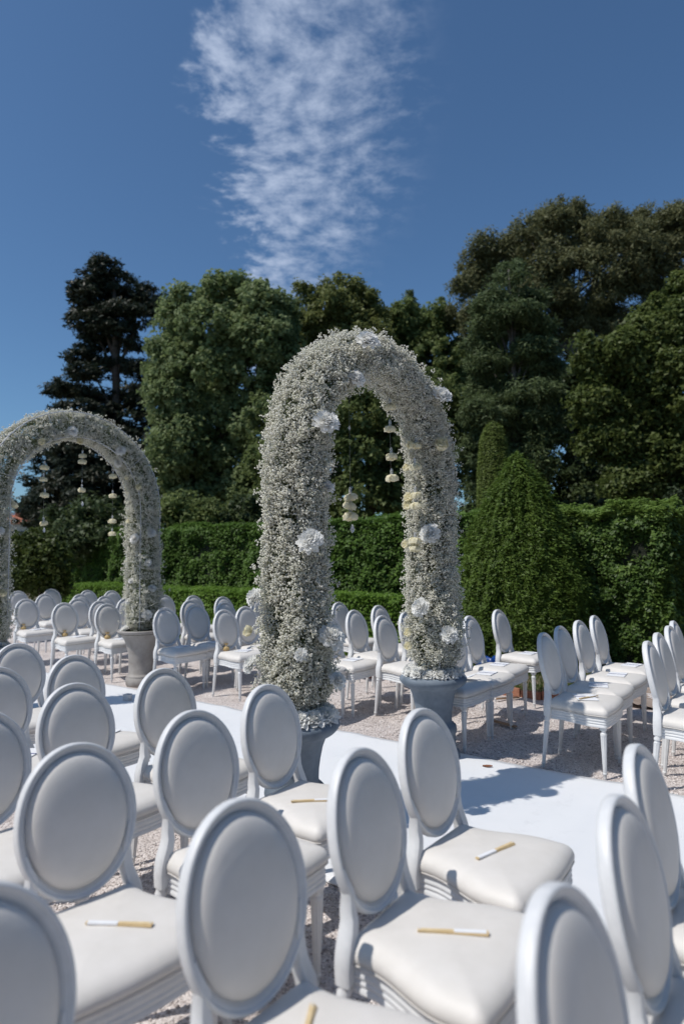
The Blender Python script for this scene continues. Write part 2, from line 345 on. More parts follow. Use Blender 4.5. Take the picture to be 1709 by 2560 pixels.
# pebbles lying loose on the gravel (near part only)
def octa(P, r, sq, tint, name, smooth=False, lite=False):
    n_ = len(P); base = np.array([[1, 0, 0], [-1, 0, 0], [0, 1, 0], [0, -1, 0], [0, 0, 1], [0, 0, -1]], float)
    if lite: base = np.array([[1.15, 0, -.35], [-.58, 1.0, -.35], [-.58, -1.0, -.35], [0, 0, 1.1]], float)
    jit = base[None]*(1+rng.uniform(-.25, .25, (n_, base.shape[0], 1)))*r[:, None, None]
    ang = rng.uniform(0, 6.28, n_); c, s = np.cos(ang), np.sin(ang)
    x = jit[..., 0]*c[:, None]-jit[..., 1]*s[:, None]; y = jit[..., 0]*s[:, None]+jit[..., 1]*c[:, None]
    z_ = jit[..., 2]*sq
    if lite and sq > .7:
        t2 = rng.uniform(0, 6.28, n_); c2, s2 = np.cos(t2)[:, None], np.sin(t2)[:, None]; y, z_ = y*c2-z_*s2, y*s2+z_*c2
    V = np.stack([x, y, z_], 2) + P[:, None]
    fb = np.array([[0, 2, 4], [2, 1, 4], [1, 3, 4], [3, 0, 4], [2, 0, 5], [1, 2, 5], [3, 1, 5], [0, 3, 5]])
    if lite: fb = np.array([[0, 1, 3], [1, 2, 3], [2, 0, 3], [1, 0, 2]])
    F = (fb[None] + (np.arange(n_)*base.shape[0])[:, None, None]).reshape(-1, 3)
    return mesh_np(name, V.reshape(-1, 3), F, smooth, np.repeat(tint, len(fb)))
def scatter_gravel(nn, x0, x1, y0, y1):
    P = np.stack([rng.uniform(x0, x1, nn), rng.uniform(y0, y1, nn), np.zeros(nn)], 1)
    P = P[(P[:, 1] < CY0-.01) | (P[:, 1] > CY1+.01)]; P[:, 2] = gravel_z(P)+.002; return P
P = np.concatenate([scatter_gravel(17000, -3.2, .8, .8, CY0), scatter_gravel(16000, -5.0, .4, CY1, 6.6)])
pb = put('loose_gravel', octa(P, rng.uniform(.004, .011, len(P))*(1+.7*(rng.random(len(P)) < .05)), .6, np.clip(rng.normal(.55, .22, len(P)), 0, 1), 'loose_gravel', False, True), MAT['pebble'])
tag(pb, 'loose pinkish white gravel stones between the rows of chairs', 'gravel', kind='stuff')

# carpet: thin sheet with slight waviness
def carpet_z(P):
    e_ = np.minimum(P[:, 1]-CY0, CY1-P[:, 1])
    return .016 + (vnoise(P*[1.4, 1.4, 1], 5)-.5)*.006 - np.clip(.03-e_, 0, .03)*.25
cp = grid_mesh('white_carpet', -16, 2.4, CY0, CY1, .075, carpet_z)
for v in cp.vertices:
    x_, y_ = v.co.x, v.co.y
    f_ = (y_-CY0)/(CY1-CY0); e0 = .018*math.sin(x_*1.3+.4)+.009*math.sin(x_*3.7); e1 = .016*math.sin(x_*1.1+2)+.008*math.sin(x_*4.3+1)
    v.co.y = y_ + e0*(1-f_) + e1*f_
    for (xc, sl, a_) in ((-1.35, .06, .006), (-3.55, -.04, .005), (-5.4, .08, .006), (-.1, .03, .006)):
        d_ = (x_-xc-sl*(y_-3.7)-.05*math.sin(y_*2.1+xc)); v.co.z += 1.7*a_*math.exp(-(d_/.09)**2)
co = put('white_carpet', cp, MAT['carpet']); tag(co, 'long white aisle carpet laid over the gravel between the chairs', 'carpet')
sm = co.modifiers.new('thick', 'SOLIDIFY'); sm.thickness = .01; sm.offset = -1

# hills far away at the left
hb = MB(); base = []; top = []
for i in range(40):
    a = R(38+i*2.2); rr = 1500+60*math.sin(i*1.3)
    x, y = -math.sin(a)*rr, math.cos(a)*rr
    h = 95+34*math.sin(i*.5)+14*math.sin(i*1.7)
    base.append((x*.9, y*.9, -1)); top.append((x, y, h))
back_ = [(v[0]*1.15, v[1]*1.15, -1) for v in base]
hb.rings([base, [((a_[0]+b_[0])/2, (a_[1]+b_[1])/2, b_[2]*.62) for a_, b_ in zip(base, top)], top, back_], close=False)
h = put('hills', hb.mesh('hills'), noise_mat('hazy_hill', (.10, .16, .26), (.13, .20, .30), .01, .95)); tag(h, kind='structure')  # distance haze is put into the blue base colour

# ------------------------------------------------------------------ foliage builders
def leaves(name, P, Nn, size, aspect=.5, tint=None, droop=0.0, along=None):
    n_ = len(P); Nn = unit(Nn)
    t_ = along if along is not None else rdir(n_)
    t_ = unit(t_ - Nn*np.sum(t_*Nn, 1, keepdims=True)); b_ = np.cross(Nn, t_)
    L = (size if hasattr(size, '__len__') else np.full(n_, size))[:, None]*1.12
    w = L*aspect*1.5
    k_ = np.where(rng.random((n_, 1)) < .5, .25, -.25)
    V = np.stack([P - t_*L*.48 + b_*w*k_ , P + b_*w*.62*np.sign(k_)*-1 + t_*L*.08 - Nn*L*droop, P + t_*L*.52 + b_*w*k_], 1)
    F = np.arange(n_*3).reshape(n_, 3)
    tt = tint if tint is not None else np.clip(rng.normal(.5, .2, n_), 0, 1)
    return mesh_np(name, V.reshape(-1, 3), F, False, tt)
def ragged(blobs, k=4, sz=.30):
    out = list(blobs)
    for c, r_ in blobs:
        for _ in range(k):
            d = rng.normal(size=3); d /= np.linalg.norm(d); d[2] = abs(d[2])*.9-.15
            q = sz*rng.uniform(.55, 1.25)
            out.append((np.array(c)+d*np.array(r_)*rng.uniform(.88, 1.08), (r_[0]*q, r_[1]*q, r_[2]*q*1.05)))
    return out
def blob_points(blobs, n_, clump=.5, cdens=1.0, flat=.0, inner=.12):
    """blobs: (center, (rx, ry, rz)) -> leaf points gathered in clumps near the blob surfaces"""
    C = np.array([b_[0] for b_ in blobs]); Rr = np.array([b_[1] for b_ in blobs])
    area = (Rr[:, 0]*Rr[:, 2]+Rr[:, 0]*Rr[:, 1]+Rr[:, 1]*Rr[:, 2]); area = area/area.sum()
    K = max(int(n_/55*cdens), len(blobs)*6)
    bi = rng.choice(len(blobs), K, p=area); d = rdir(K)
    rad = 1-np.abs(rng.normal(0, .10, K)); inn = rng.random(K) < inner; rad[inn] = rng.uniform(.35, .8, inn.sum())
    ou = rng.random(K) < .11; rad[ou] = rng.uniform(1.03, 1.20, ou.sum())
    cc = C[bi] + d*Rr[bi]*rad[:, None]
    cs = clump*rng.uniform(.5, 1.35, K); cs[ou] *= .6
    gk = vnoise(cc/(clump*3.2), 61); ok_ = np.where((gk > .33) | (rng.random(K) < .25))[0]
    ci = ok_[rng.integers(0, len(ok_), n_)]
    off = rdir(n_)*(rng.random(n_)**.45)[:, None]*cs[ci][:, None]; off[:, 2] *= (1-flat)
    P = cc[ci]+off
    Nn = unit(off)*.5 + d[ci]*.35 + rdir(n_)*.95 + np.array([0, 0, .55])
    tn = np.clip(.5 + (rng.random(K)-.5)[ci]*.55 + rng.normal(0, .14, n_), 0, 1)
    return P, Nn, tn, off
def trunk_mesh(pts, rads, branches=(), n=10):
    mb = MB(); mb.tube(pts, rads, n)
    for pb_, rb in branches: mb.tube(pb_, rb, 6)
    return mb
def tree(name, blobs, nleaf, lsize, mat, base, height_frac=.8, bark='bark', clump=.55, aspect=.5, trunk_r=.25, label='', cat='tree', flat=0.0, nbr=14, needle=False, group=None, trunk_top=None, inner=.12, cdens=1.0):
    base = np.array([base[0], base[1], 0.0])
    root = empty(name, tuple(base), 0, label, cat, group)
    P, Nn, tn, off = blob_points(ragged(blobs) if nleaf > 30000 and flat == 0 else blobs, nleaf, clump, cdens, flat, inner)
    keep = P[:, 2] > .05; P, Nn, tn, off = P[keep], Nn[keep], tn[keep], off[keep]
    sz = lsize*rng.uniform(.6, 1.35, len(P))
    me = leaves('crown', P-base, Nn, sz, aspect, tn, .05, along=(off + rdir(len(P))*.3*clump) if needle else None)
    put('crown', me, MAT[mat], root)
    C = np.array([b_[0] for b_ in blobs]); Rr = np.array([b_[1] for b_ in blobs])
    tz = (C[:, 2]+Rr[:, 2]*.5).max()*height_frac if trunk_top is None else trunk_top[2]
    tx, ty = (C[:, 0].mean(), C[:, 1].mean()) if trunk_top is None else (trunk_top[0], trunk_top[1])
    top = np.array([tx, ty, tz]); pts = []; rads = []
    for k in range(9):
        t_ = k/8; q = base*(1-t_)+top*t_ + np.array([math.sin(t_*5+base[0])*.12, math.cos(t_*4)*.12, 0])*(1 if 0 < k else 0)
        pts.append(tuple(q-base)); rads.append(trunk_r*(1.25 if k == 0 else 1)*(1-.82*t_))
    mb = MB(); mb.tube(pts, rads, 12); put('trunk', mb.mesh('trunk'), MAT[bark], root)
    if nbr:
        mb = MB(); idx = rng.permutation(len(blobs))[:nbr] if len(blobs) >= nbr else rng.integers(0, len(blobs), nbr)
        for i in idx:
            tgt = C[i] - base; f = np.clip(tgt[2]/max(tz, .1)*.78, .12, .95); k = f*8; k0 = int(k); a_ = np.array(pts[k0])*(1-(k-k0)) + np.array(pts[min(k0+1, 8)])*(k-k0)
            mid = (a_+tgt)/2 + np.array([0, 0, .06*np.linalg.norm(tgt-a_)])
            r0 = trunk_r*(1-.8*f)*.5
            mb.tube([tuple(a_), tuple((a_+mid)/2), tuple(mid), tuple(tgt)], [r0, r0*.8, r0*.55, r0*.15], 6)
        put('branches', mb.mesh('branches'), MAT[bark], root)
    return root
def B(D, lst, depth=1.0, jit=.6):
    """blob list from photo outlines: (x, y, rx, rz[, ddepth]) in 1568-wide pixels at depth D"""
    out = []; s = PX(D)
    for q in lst:
        x, y, rx, rz = q[:4]; dd = q[4] if len(q) > 4 else rng.uniform(-jit, jit)*rx*s
        c = W(x, y, D+dd); out.append((c, (rx*s, rx*s*depth, rz*s)))
    return out

# ------------------------------------------------------------------ trees
tree('cedar_tree', B(32, [(240, 612, 30, 20.2), (222, 640, 42, 20.2), (262, 650, 46, 22.1), (200, 672, 40, 18.4), (262, 690, 60, 22.1), (215, 700, 48, 20.2), (340, 680, 28, 25.8), (338, 712, 32, 20.2), (285, 722, 62, 18.4), (205, 735, 46, 16.6), (330, 752, 36, 14.7),
     (250, 765, 62, 14.7), (205, 790, 40, 12.9), (320, 795, 40, 12.9), (190, 820, 34, 12.9), (262, 835, 40, 11), (215, 858, 52, 12.9), (330, 850, 40, 20.2), (165, 895, 58, 12), (235, 905, 62, 12.9), (320, 905, 50, 20.2), (205, 940, 66, 16.6),
     (290, 960, 70, 33.8), (200, 990, 80, 33.8), (120, 1040, 44, 33.8), (240, 1040, 100, 46.8), (330, 1040, 60, 52), (130, 1100, 62, 52), (240, 1110, 110, 59.8), (170, 1170, 110, 57.2), (330, 1140, 70, 65), (90, 1165, 30, 44.2)]),
     120000, 0.23, 'f_cedar', W(287, 1330, 32), bark='bark', clump=.46, aspect=.22, trunk_r=.42, flat=.5, nbr=16, needle=True, trunk_top=W(262, 640, 32),
     label='tall dark cedar with ragged layered branches standing left of the leafy round tree', inner=.12)
tree('linden_tree', B(26, [(520, 672, 56, 36), (445, 695, 52, 36), (590, 705, 56, 40), (640, 725, 42, 38), (405, 740, 40, 44), (500, 760, 86, 60), (610, 790, 76, 60), (390, 830, 46, 56), (470, 850, 84, 60), (570, 880, 84, 70), (655, 830, 40, 66),
     (400, 920, 58, 60), (490, 960, 84, 66), (610, 970, 84, 66), (420, 1030, 70, 60), (530, 1060, 84, 60), (380, 1100, 50, 54), (470, 1135, 84, 54), (600, 1120, 84, 66), (660, 960, 44, 80)]),
     150000, 0.155, 'f_linden', W(500, 1330, 26), clump=0.4, aspect=.55, trunk_r=.4, label='big round leafy green tree between the dark cedar and the tall arch')
tree('laurel_tree', B(29, [(700, 705, 34, 42), (760, 705, 50, 40), (825, 712, 48, 36), (868, 742, 30, 40), (720, 770, 66, 54), (800, 790, 76, 60), (860, 800, 44, 60), (700, 850, 60, 60), (790, 880, 80, 60),
     (683, 672, 9, 24, 0), (702, 664, 9, 30, 0), (722, 672, 10, 26, 0), (742, 660, 10, 34, 0), (760, 668, 9, 28, 0), (781, 652, 10, 40, 0), (800, 668, 10, 28, 0), (818, 668, 11, 32, 0), (850, 690, 11, 26, 0)]),
     70000, 0.155, 'f_mid', W(770, 1330, 29), clump=0.34, aspect=.42, trunk_r=.3, label='brownish green tree with upright pointed shoots on top, behind the tall arch')
tree('oak_tree', B(31, [(925, 735, 34, 34), (1008, 722, 30, 28), (965, 770, 60, 44), (1035, 775, 38, 44), (915, 800, 40, 50), (990, 840, 80, 60), (1065, 850, 50, 66)]),
     45000, 0.16, 'f_mid2', W(975, 1330, 31), clump=0.38, aspect=.5, trunk_r=.3, label='low olive green tree behind the right shoulder of the tall arch')
tree('spruce_tree', B(35, [(940, 676, 5, 12, 0), (942, 695, 12, 10, 0), (944, 712, 22, 9, 0), (952, 730, 32, 12, 0)]),
     6000, .2, 'f_pine', W(945, 1330, 35), clump=.3, aspect=.25, trunk_r=.14, flat=.4, needle=True, nbr=4, trunk_top=W(940, 668, 35), label='small pointed conifer tip showing above the olive green tree')
tree('chestnut_tree', B(22, [(700, 960, 84, 76), (800, 930, 84, 70), (900, 900, 84, 66), (1000, 920, 76, 66), (640, 1060, 70, 80), (740, 1070, 84, 80), (850, 1030, 90, 76), (960, 1010, 84, 70), (1060, 980, 60, 70),
     (700, 1150, 90, 60), (830, 1140, 90, 66), (950, 1110, 84, 66), (1050, 1070, 64, 66)]),
     90000, 0.13, 'f_mid2', W(830, 1340, 22), clump=0.34, aspect=.5, trunk_r=.3, label='dense green tree seen through the opening of the tall arch above the hedge')
tree('aleppo_pine', B(30, [(1290, 492, 46, 26), (1262, 515, 44, 28), (1322, 500, 34, 26), (1205, 540, 46, 30), (1180, 570, 40, 26), (1112, 562, 32, 24), (1100, 600, 42, 34), (1150, 612, 60, 40), (1062, 668, 34, 26), (1090, 650, 40, 28), (1055, 712, 30, 22),
     (1240, 590, 80, 50), (1340, 560, 60, 44), (1402, 512, 36, 28), (1372, 540, 40, 30), (1440, 540, 44, 28), (1478, 512, 38, 26), (1510, 545, 44, 34), (1555, 510, 44, 34), (1600, 500, 50, 40), (1430, 600, 80, 56), (1540, 610, 70, 60), (1330, 650, 90, 66),
     (1440, 700, 90, 66), (1240, 690, 76, 60), (1120, 740, 66, 50), (1560, 720, 70, 70), (1350, 770, 90, 60), (1460, 800, 80, 60), (1200, 790, 80, 60), (1100, 830, 60, 60)]),
     190000, 0.18, 'f_aleppo', W(1330, 1330, 30), bark='bark_grey', clump=0.42, aspect=.22, trunk_r=.45, needle=True, nbr=22, label='huge broad pine with bumpy olive grey crown rising above everything at right')
tree('black_pine', B(19, [(1172, 618, 22, 18), (1150, 640, 26, 16), (1192, 648, 30, 18), (1148, 672, 36, 18), (1200, 690, 44, 18), (1122, 705, 36, 18), (1172, 722, 60, 18), (1120, 745, 36, 16), (1222, 752, 40, 18), (1110, 785, 44, 18), (1225, 800, 46, 20),
     (1120, 835, 46, 20), (1235, 850, 46, 22), (1130, 890, 56, 24), (1215, 905, 60, 24), (1120, 945, 56, 30), (1220, 955, 60, 30), (1245, 1000, 44, 30), (1150, 1000, 60, 34), (1100, 1040, 44, 40), (1210, 1060, 60, 36), (1130, 1110, 60, 40)]),
     95000, 0.15, 'f_pine', W(1173, 1340, 19), bark='bark_grey', clump=0.3, aspect=.16, trunk_r=.17, flat=.2, needle=True, nbr=20, trunk_top=W(1172, 620, 19), label='narrower dark green pine with its grey trunk showing, in front of the huge pine', inner=.05)
tree('maple_tree', B(17, [(1555, 680, 34, 44), (1515, 725, 44, 44), (1480, 770, 44, 40), (1420, 805, 40, 34), (1328, 795, 30, 30), (1362, 830, 36, 28), (1550, 780, 50, 60), (1480, 850, 66, 50), (1400, 880, 56, 44), (1560, 880, 60, 70), (1360, 930, 50, 44),
     (1450, 950, 74, 56), (1540, 980, 60, 60), (1400, 1010, 60, 46), (1490, 1050, 70, 50), (1570, 1070, 50, 60), (1440, 1110, 50, 36), (1560, 1150, 40, 60)]),
     125000, 0.105, 'f_olive', W(1560, 1400, 17), clump=0.27, aspect=.55, trunk_r=.2, label='yellowish olive broadleaf tree hanging in from the right edge above the hedge', trunk_top=W(1575, 760, 17))
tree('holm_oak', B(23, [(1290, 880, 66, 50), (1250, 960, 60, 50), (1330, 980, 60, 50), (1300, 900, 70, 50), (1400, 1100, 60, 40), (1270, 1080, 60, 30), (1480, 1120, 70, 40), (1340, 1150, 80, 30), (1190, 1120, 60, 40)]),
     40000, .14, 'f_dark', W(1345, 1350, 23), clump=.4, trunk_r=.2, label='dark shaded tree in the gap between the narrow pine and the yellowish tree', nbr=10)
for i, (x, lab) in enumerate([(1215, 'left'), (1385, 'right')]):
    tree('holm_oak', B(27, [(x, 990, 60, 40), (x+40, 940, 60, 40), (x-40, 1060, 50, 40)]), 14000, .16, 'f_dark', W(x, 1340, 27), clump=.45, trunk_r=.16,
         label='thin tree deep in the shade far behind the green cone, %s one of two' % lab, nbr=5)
tree('yew_bush', B(13, [(1545, 1250, 24, 60), (1575, 1180, 34, 60), (1585, 1300, 36, 70), (1560, 1390, 24, 50), (1600, 1420, 34, 60)]), 20000, .08, 'f_shaded', W(1575, 1480, 13), clump=.22, trunk_r=.05, nbr=4,
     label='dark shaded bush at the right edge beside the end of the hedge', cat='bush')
tree('rounded_bush', B(14.2, [(70, 1260, 44, 36), (110, 1290, 44, 44), (60, 1320, 44, 40), (125, 1330, 26, 40), (90, 1250, 30, 18)]), 20000, .085, 'f_bush', W(95, 1420, 14.2), clump=.2, trunk_r=.06, nbr=6,
     label='rounded yellow green bush at the left end of the tall hedge', cat='bush')

for i, (x, rx, lab) in enumerate([(230, 100, 'below the dark cedar'), (430, 110, 'below the big round tree'), (600, 90, 'left of the tall arch'), (1130, 60, 'behind the column cypress'), (1400, 120, 'behind the leafy clipped hedge')]):
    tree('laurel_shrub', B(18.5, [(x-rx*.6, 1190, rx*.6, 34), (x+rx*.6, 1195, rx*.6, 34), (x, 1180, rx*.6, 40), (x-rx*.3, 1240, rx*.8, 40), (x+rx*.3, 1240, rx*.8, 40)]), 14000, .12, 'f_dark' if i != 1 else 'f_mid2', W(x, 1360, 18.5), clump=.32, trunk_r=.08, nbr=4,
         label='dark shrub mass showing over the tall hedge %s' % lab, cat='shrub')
# ------------------------------------------------------------------ hedges and clipped shrubs
def hedge(name, x0, x1, y0, y1, z1, nleaf, lsize, mat, label, bulge=.10, rough=.07, round_=.12, young=0.0, cat='hedge'):
    cx, cy = (x0+x1)/2, (y0+y1)/2; root = empty(name, (cx, cy, 0), 0, label, cat)
    lx, ly = x1-x0, y1-y0
    at = lx*ly; af = lx*z1; ae = ly*z1
    pr = np.array([at, af, af*.35, ae, ae]); pr /= pr.sum(); k = rng.choice(5, nleaf, p=pr)
    u, v = rng.random(nleaf), rng.random(nleaf)
    P = np.zeros((nleaf, 3)); Nn = np.zeros((nleaf, 3))
    s = k == 0; P[s] = np.stack([x0+u[s]*lx, y0+v[s]*ly, np.full(s.sum(), z1)], 1); Nn[s] = (0, 0, 1)
    s = k == 1; P[s] = np.stack([x0+u[s]*lx, np.full(s.sum(), y0), v[s]*z1], 1); Nn[s] = (0, -1, 0)
    s = k == 2; P[s] = np.stack([x0+u[s]*lx, np.full(s.sum(), y1), v[s]*z1], 1); Nn[s] = (0, 1, 0)
    s = k == 3; P[s] = np.stack([np.full(s.sum(), x0), y0+u[s]*ly, v[s]*z1], 1); Nn[s] = (-1, 0, 0)
    s = k == 4; P[s] = np.stack([np.full(s.sum(), x1), y0+u[s]*ly, v[s]*z1], 1); Nn[s] = (1, 0, 0)
    # rounded shoulders
    dtop = np.clip((P[:, 2]-(z1-round_))/round_, 0, 1); inset = dtop**2*round_*.6
    P[:, 1] += np.where(Nn[:, 1] < 0, inset, 0)-np.where(Nn[:, 1] > 0, inset, 0)
    big = (vnoise(P*1.7, 11)-.5)*2*bulge + (vnoise(P*6, 12)-.5)*2*rough
    P += Nn*(big - np.abs(rng.normal(0, .05, nleaf)))[:, None] + rng.normal(0, .018, (nleaf, 3))
    lump = vnoise(P*5, 13)
    N2 = Nn*.6 + rdir(nleaf)*.65 + np.array([0, 0, .85])
    tn = np.clip(.5+(lump-.5)*.5+rng.normal(0, .17, nleaf), 0, 1)
    P[:, 2] = np.maximum(P[:, 2], .02); tn = np.clip(tn + young*(P[:, 2] > z1-.10-.12*rng.random(nleaf)), 0, 1)
    me = leaves('foliage', P-np.array([cx, cy, 0]), N2, lsize*rng.uniform(.6, 1.3, nleaf), .55, tn, .05)
    put('foliage', me, MAT[mat], root)
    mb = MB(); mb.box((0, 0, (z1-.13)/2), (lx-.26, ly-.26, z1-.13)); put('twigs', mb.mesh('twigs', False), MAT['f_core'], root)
    return root
hedge('tall_hedge', -19.2, -4.4, 10.0, 11.6, 2.36, 185000, .056, 'f_hedge', 'long tall clipped dark green hedge running behind all the far chairs')
hedge('low_hedge', -15.9, -4.9, 8.45, 9.15, 1.0, 62000, .048, 'f_lowhedge', 'low bright green hedge in front of the tall hedge behind the left chairs', .05, .04)
hedge('laurel_hedge', -4.0, -1.86, 9.8, 11.2, 2.28, 95000, .054, 'f_laurel', 'leafy clipped hedge block right of the green cone with lighter leaves along its top', .14, .12, .3, .55)
# young shoots on the right hedge
# unseen hedges and trees, added to keep horizon light off the chair backs
hedge('tall_hedge', -24.0, 5.8, -8.6, -7.4, 3.0, 12000, .22, 'f_hedge', 'added unseen hedge behind the camera, blocking horizon light')
hedge('tall_hedge', 10.0, 11.3, -7.0, 14.0, 2.4, 10000, .18, 'f_hedge', 'added unseen hedge right of the camera, blocking horizon light')
for i, (x, y, r_, h_, side) in enumerate([(-14, -14, 4.2, 12, 'first'), (-4, -15, 4.0, 11, 'second'), (7, -15, 4.2, 11, 'third'), (19, -9, 4.0, 9.5, 'fourth'), (22, 0, 4.0, 10, 'fifth'), (21, 8, 4.2, 11, 'sixth'), (17, 16, 4.0, 11, 'seventh'), (8, 21, 4.2, 12, 'eighth')]):
    bl_ = [(np.array([x+r_*.45*math.cos(a), y+r_*.45*math.sin(a), h_*zf]), (r_*.72, r_*.72, h_*.24)) for a, zf in ((0, .32), (1.6, .45), (3.1, .34), (4.6, .5), (.8, .7), (3.9, .74))]
    tree('horizon_blocker_tree', bl_, 9000, .55, 'f_mid2', (x, y), clump=.9, trunk_r=.25, nbr=4, label='added unseen tree behind or right of the camera, blocking horizon light, %s in turn' % side)
# clipped yew cone
def solid_rev(name, base, prof, nleaf, lsize, mat, label, cat, aspect=.3, rough=.06, layers=0.0, up=.4, twig='f_core'):
    root = empty(name, (base[0], base[1], 0), 0, label, cat)
    zs = np.array([p_[0] for p_ in prof]); rs = np.array([p_[1] for p_ in prof])
    zz = np.linspace(zs[0], zs[-1], 400); rr = np.interp(zz, zs, rs); cdf = np.cumsum(rr+.05); cdf /= cdf[-1]
    z = np.interp(rng.random(nleaf), cdf, zz); r_ = np.interp(z, zs, rs); a = rng.uniform(0, 2*np.pi, nleaf)
    slope = np.gradient(rr, zz); sl = np.interp(z, zz, slope)
    d = np.stack([np.cos(a), np.sin(a), np.zeros(nleaf)], 1)
    Pn = np.stack([np.cos(a)*2, np.sin(a)*2, z*1.0], 1)
    rad = r_*(1+(vnoise(Pn*1.2, 21)-.5)*.12) + (vnoise(Pn*5, 22)-.5)*2*rough - np.abs(rng.normal(0, .04, nleaf)) + layers*np.maximum(0, rng.random(nleaf)-.93)*4
    P = d*rad[:, None]; P[:, 2] = z + rng.normal(0, .02, nleaf)
    Nn = d.copy(); Nn[:, 2] = -sl; Nn = unit(Nn)*.6 + rdir(nleaf)*.6 + np.array([0, 0, up+.35])
    tn = np.clip(.5+(vnoise(Pn*4, 23)-.5)*.6+rng.normal(0, .15, nleaf), 0, 1)
    al = d + rdir(nleaf)*.6 + np.array([0, 0, .5])
    put('foliage', leaves('foliage', P, Nn, lsize*rng.uniform(.6, 1.3, nleaf), aspect, tn, .05, along=al), MAT[mat], root)
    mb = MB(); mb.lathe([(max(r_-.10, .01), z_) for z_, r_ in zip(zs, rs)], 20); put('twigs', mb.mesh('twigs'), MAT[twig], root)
    return root
solid_rev('yew_cone', (-3.78, 9.25), [(.02, .82), (.6, .93), (1.2, .88), (1.7, .76), (2.15, .60), (2.55, .42), (2.85, .25), (3.03, .11), (3.13, .03)], 135000, .056, 'f_yew',
          'clipped bright green yew cone standing in front of the tall hedge', 'shrub', .22, .07, .5)
solid_rev('column_cypress', (-5.38, 12.0), [(.02, .34), (2.6, .36), (3.3, .33), (3.9, .28), (4.15, .19), (4.27, .06)], 60000, .05, 'f_cypress',
          'smooth clipped column cypress rising behind the hedge left of the green cone', 'cypress', .22, .015, 0, .6)

# ------------------------------------------------------------------ edging, grass strip, odds and ends behind the chairs
gs = grid_mesh('lawn', -20, 8, 7.2, 10.4, .1, lambda P: .012+(vnoise(P*[3, 3, 1], 9)-.5)*.03 - .03*(P[:, 0] < -5.2)*1.0)
# lawn only where the photo shows it, right of the low hedge
P = np.stack([rng.uniform(-5.4, -2.2, 14000), rng.uniform(7.3, 9.6, 14000), np.zeros(14000)], 1)
lw = put('lawn', grid_mesh('lawn', -5.4, -2.1, 7.28, 9.9, .1, lambda P: .018+(vnoise(P*[3, 3, 1], 9)-.5)*.03), MAT['ground']); tag(lw, kind='structure')
P[:, 2] = .03
gl = put('lawn_grass', leaves('lawn_grass', P, rdir(len(P))*[1, 1, .3], .05*rng.uniform(.6, 1.4, len(P)), .12, None, 0, along=np.tile([0, 0, 1.], (len(P), 1))+rdir(len(P))*.4), MAT['grass'])
tag(gl, 'short green grass growing behind the terracotta edging', 'grass', kind='stuff')
x = -5.35; k = 0
ed = empty('terracotta_edging', (-3.7, 7.2, 0), 0, 'low terracotta edging tiles between the gravel and the grass behind the chairs', 'edging')
tile = MB(); tile.box((0, 0, .035), (.235, .05, .11), 0, .012); tile_me = tile.mesh('tile', True, .6); tile_me.materials.append(MAT['terracotta'])
while x < -2.0:
    o = put('tile', tile_me, None, ed, (x+3.7+rng.uniform(-.004, .004), rng.uniform(-.012, .012), rng.uniform(-.02, .015))); o.rotation_euler = (rng.uniform(-.12, .12), rng.uniform(-.03, .03), rng.uniform(-.05, .05)); x += .25
# right: bare earth bed
eb = put('earth_bed', grid_mesh('earth_bed', -2.1, 8, 7.4, 11.6, .08, lambda P: .02+(vnoise(P*[2, 2, 1], 31)-.5)*.09+(vnoise(P*[9, 9, 1], 32)-.5)*.03), noise_mat('dry_earth', (.22, .16, .12), (.42, .34, .29), 5, .95, .6, 30)); tag(eb, kind='structure')
# planks leaning flat near the edging
def plank(x, y, rz, L, lab):
    mb = MB(); mb.box((0, 0, .008), (L, .045, .014), 0, .003); o = put('wooden_plank', mb.mesh('wooden_plank', True, .6), MAT['plank'], None, (x, y, .02)); o.rotation_euler = (0, R(2), rz); tag(o, lab, 'plank')
plank(-3.02, 6.92, R(58), .30, 'short brown board lying by the edging behind the second chair row right of the urn')
plank(-2.62, 5.88, R(-12), .30, 'thin wooden stick on the gravel under the chairs right of the grey urn')
# crumpled blue bag
bm = bmesh.new(); bmesh.ops.create_icosphere(bm, subdivisions=4, radius=1)
for v in bm.verts:
    q = v.co.copy(); nz = float(vnoise(np.array([[q.x*2.3+5, q.y*2.3, q.z*2.3]]), 41)[0]); n2_ = float(vnoise(np.array([[q.x*7+5, q.y*7, q.z*7]]), 42)[0])
    s_ = .75+.4*nz+.15*n2_; s_ *= .8; s_ += .25*abs(math.sin(q.x*5+q.y*3+q.z*4))*nz; v.co = Vector((q.x*.23*s_, q.y*.17*s_, (q.z+.8)*.15*s_+.02*math.sin(q.x*9)))
me = bpy.data.meshes.new('blue_bag'); bm.to_mesh(me); bm.free(); me.polygons.foreach_set('use_smooth', [True]*len(me.polygons))
bl = W(700/1568*340/1.09+1080/1.09, (1480+.21684*745)/1.09, 8.4)
o = put('blue_bag', me, MAT['blue_bag'], None, (bl[0], bl[1], .02)); tag(o, 'crumpled blue plastic bag on the grass behind the chairs', 'bag')
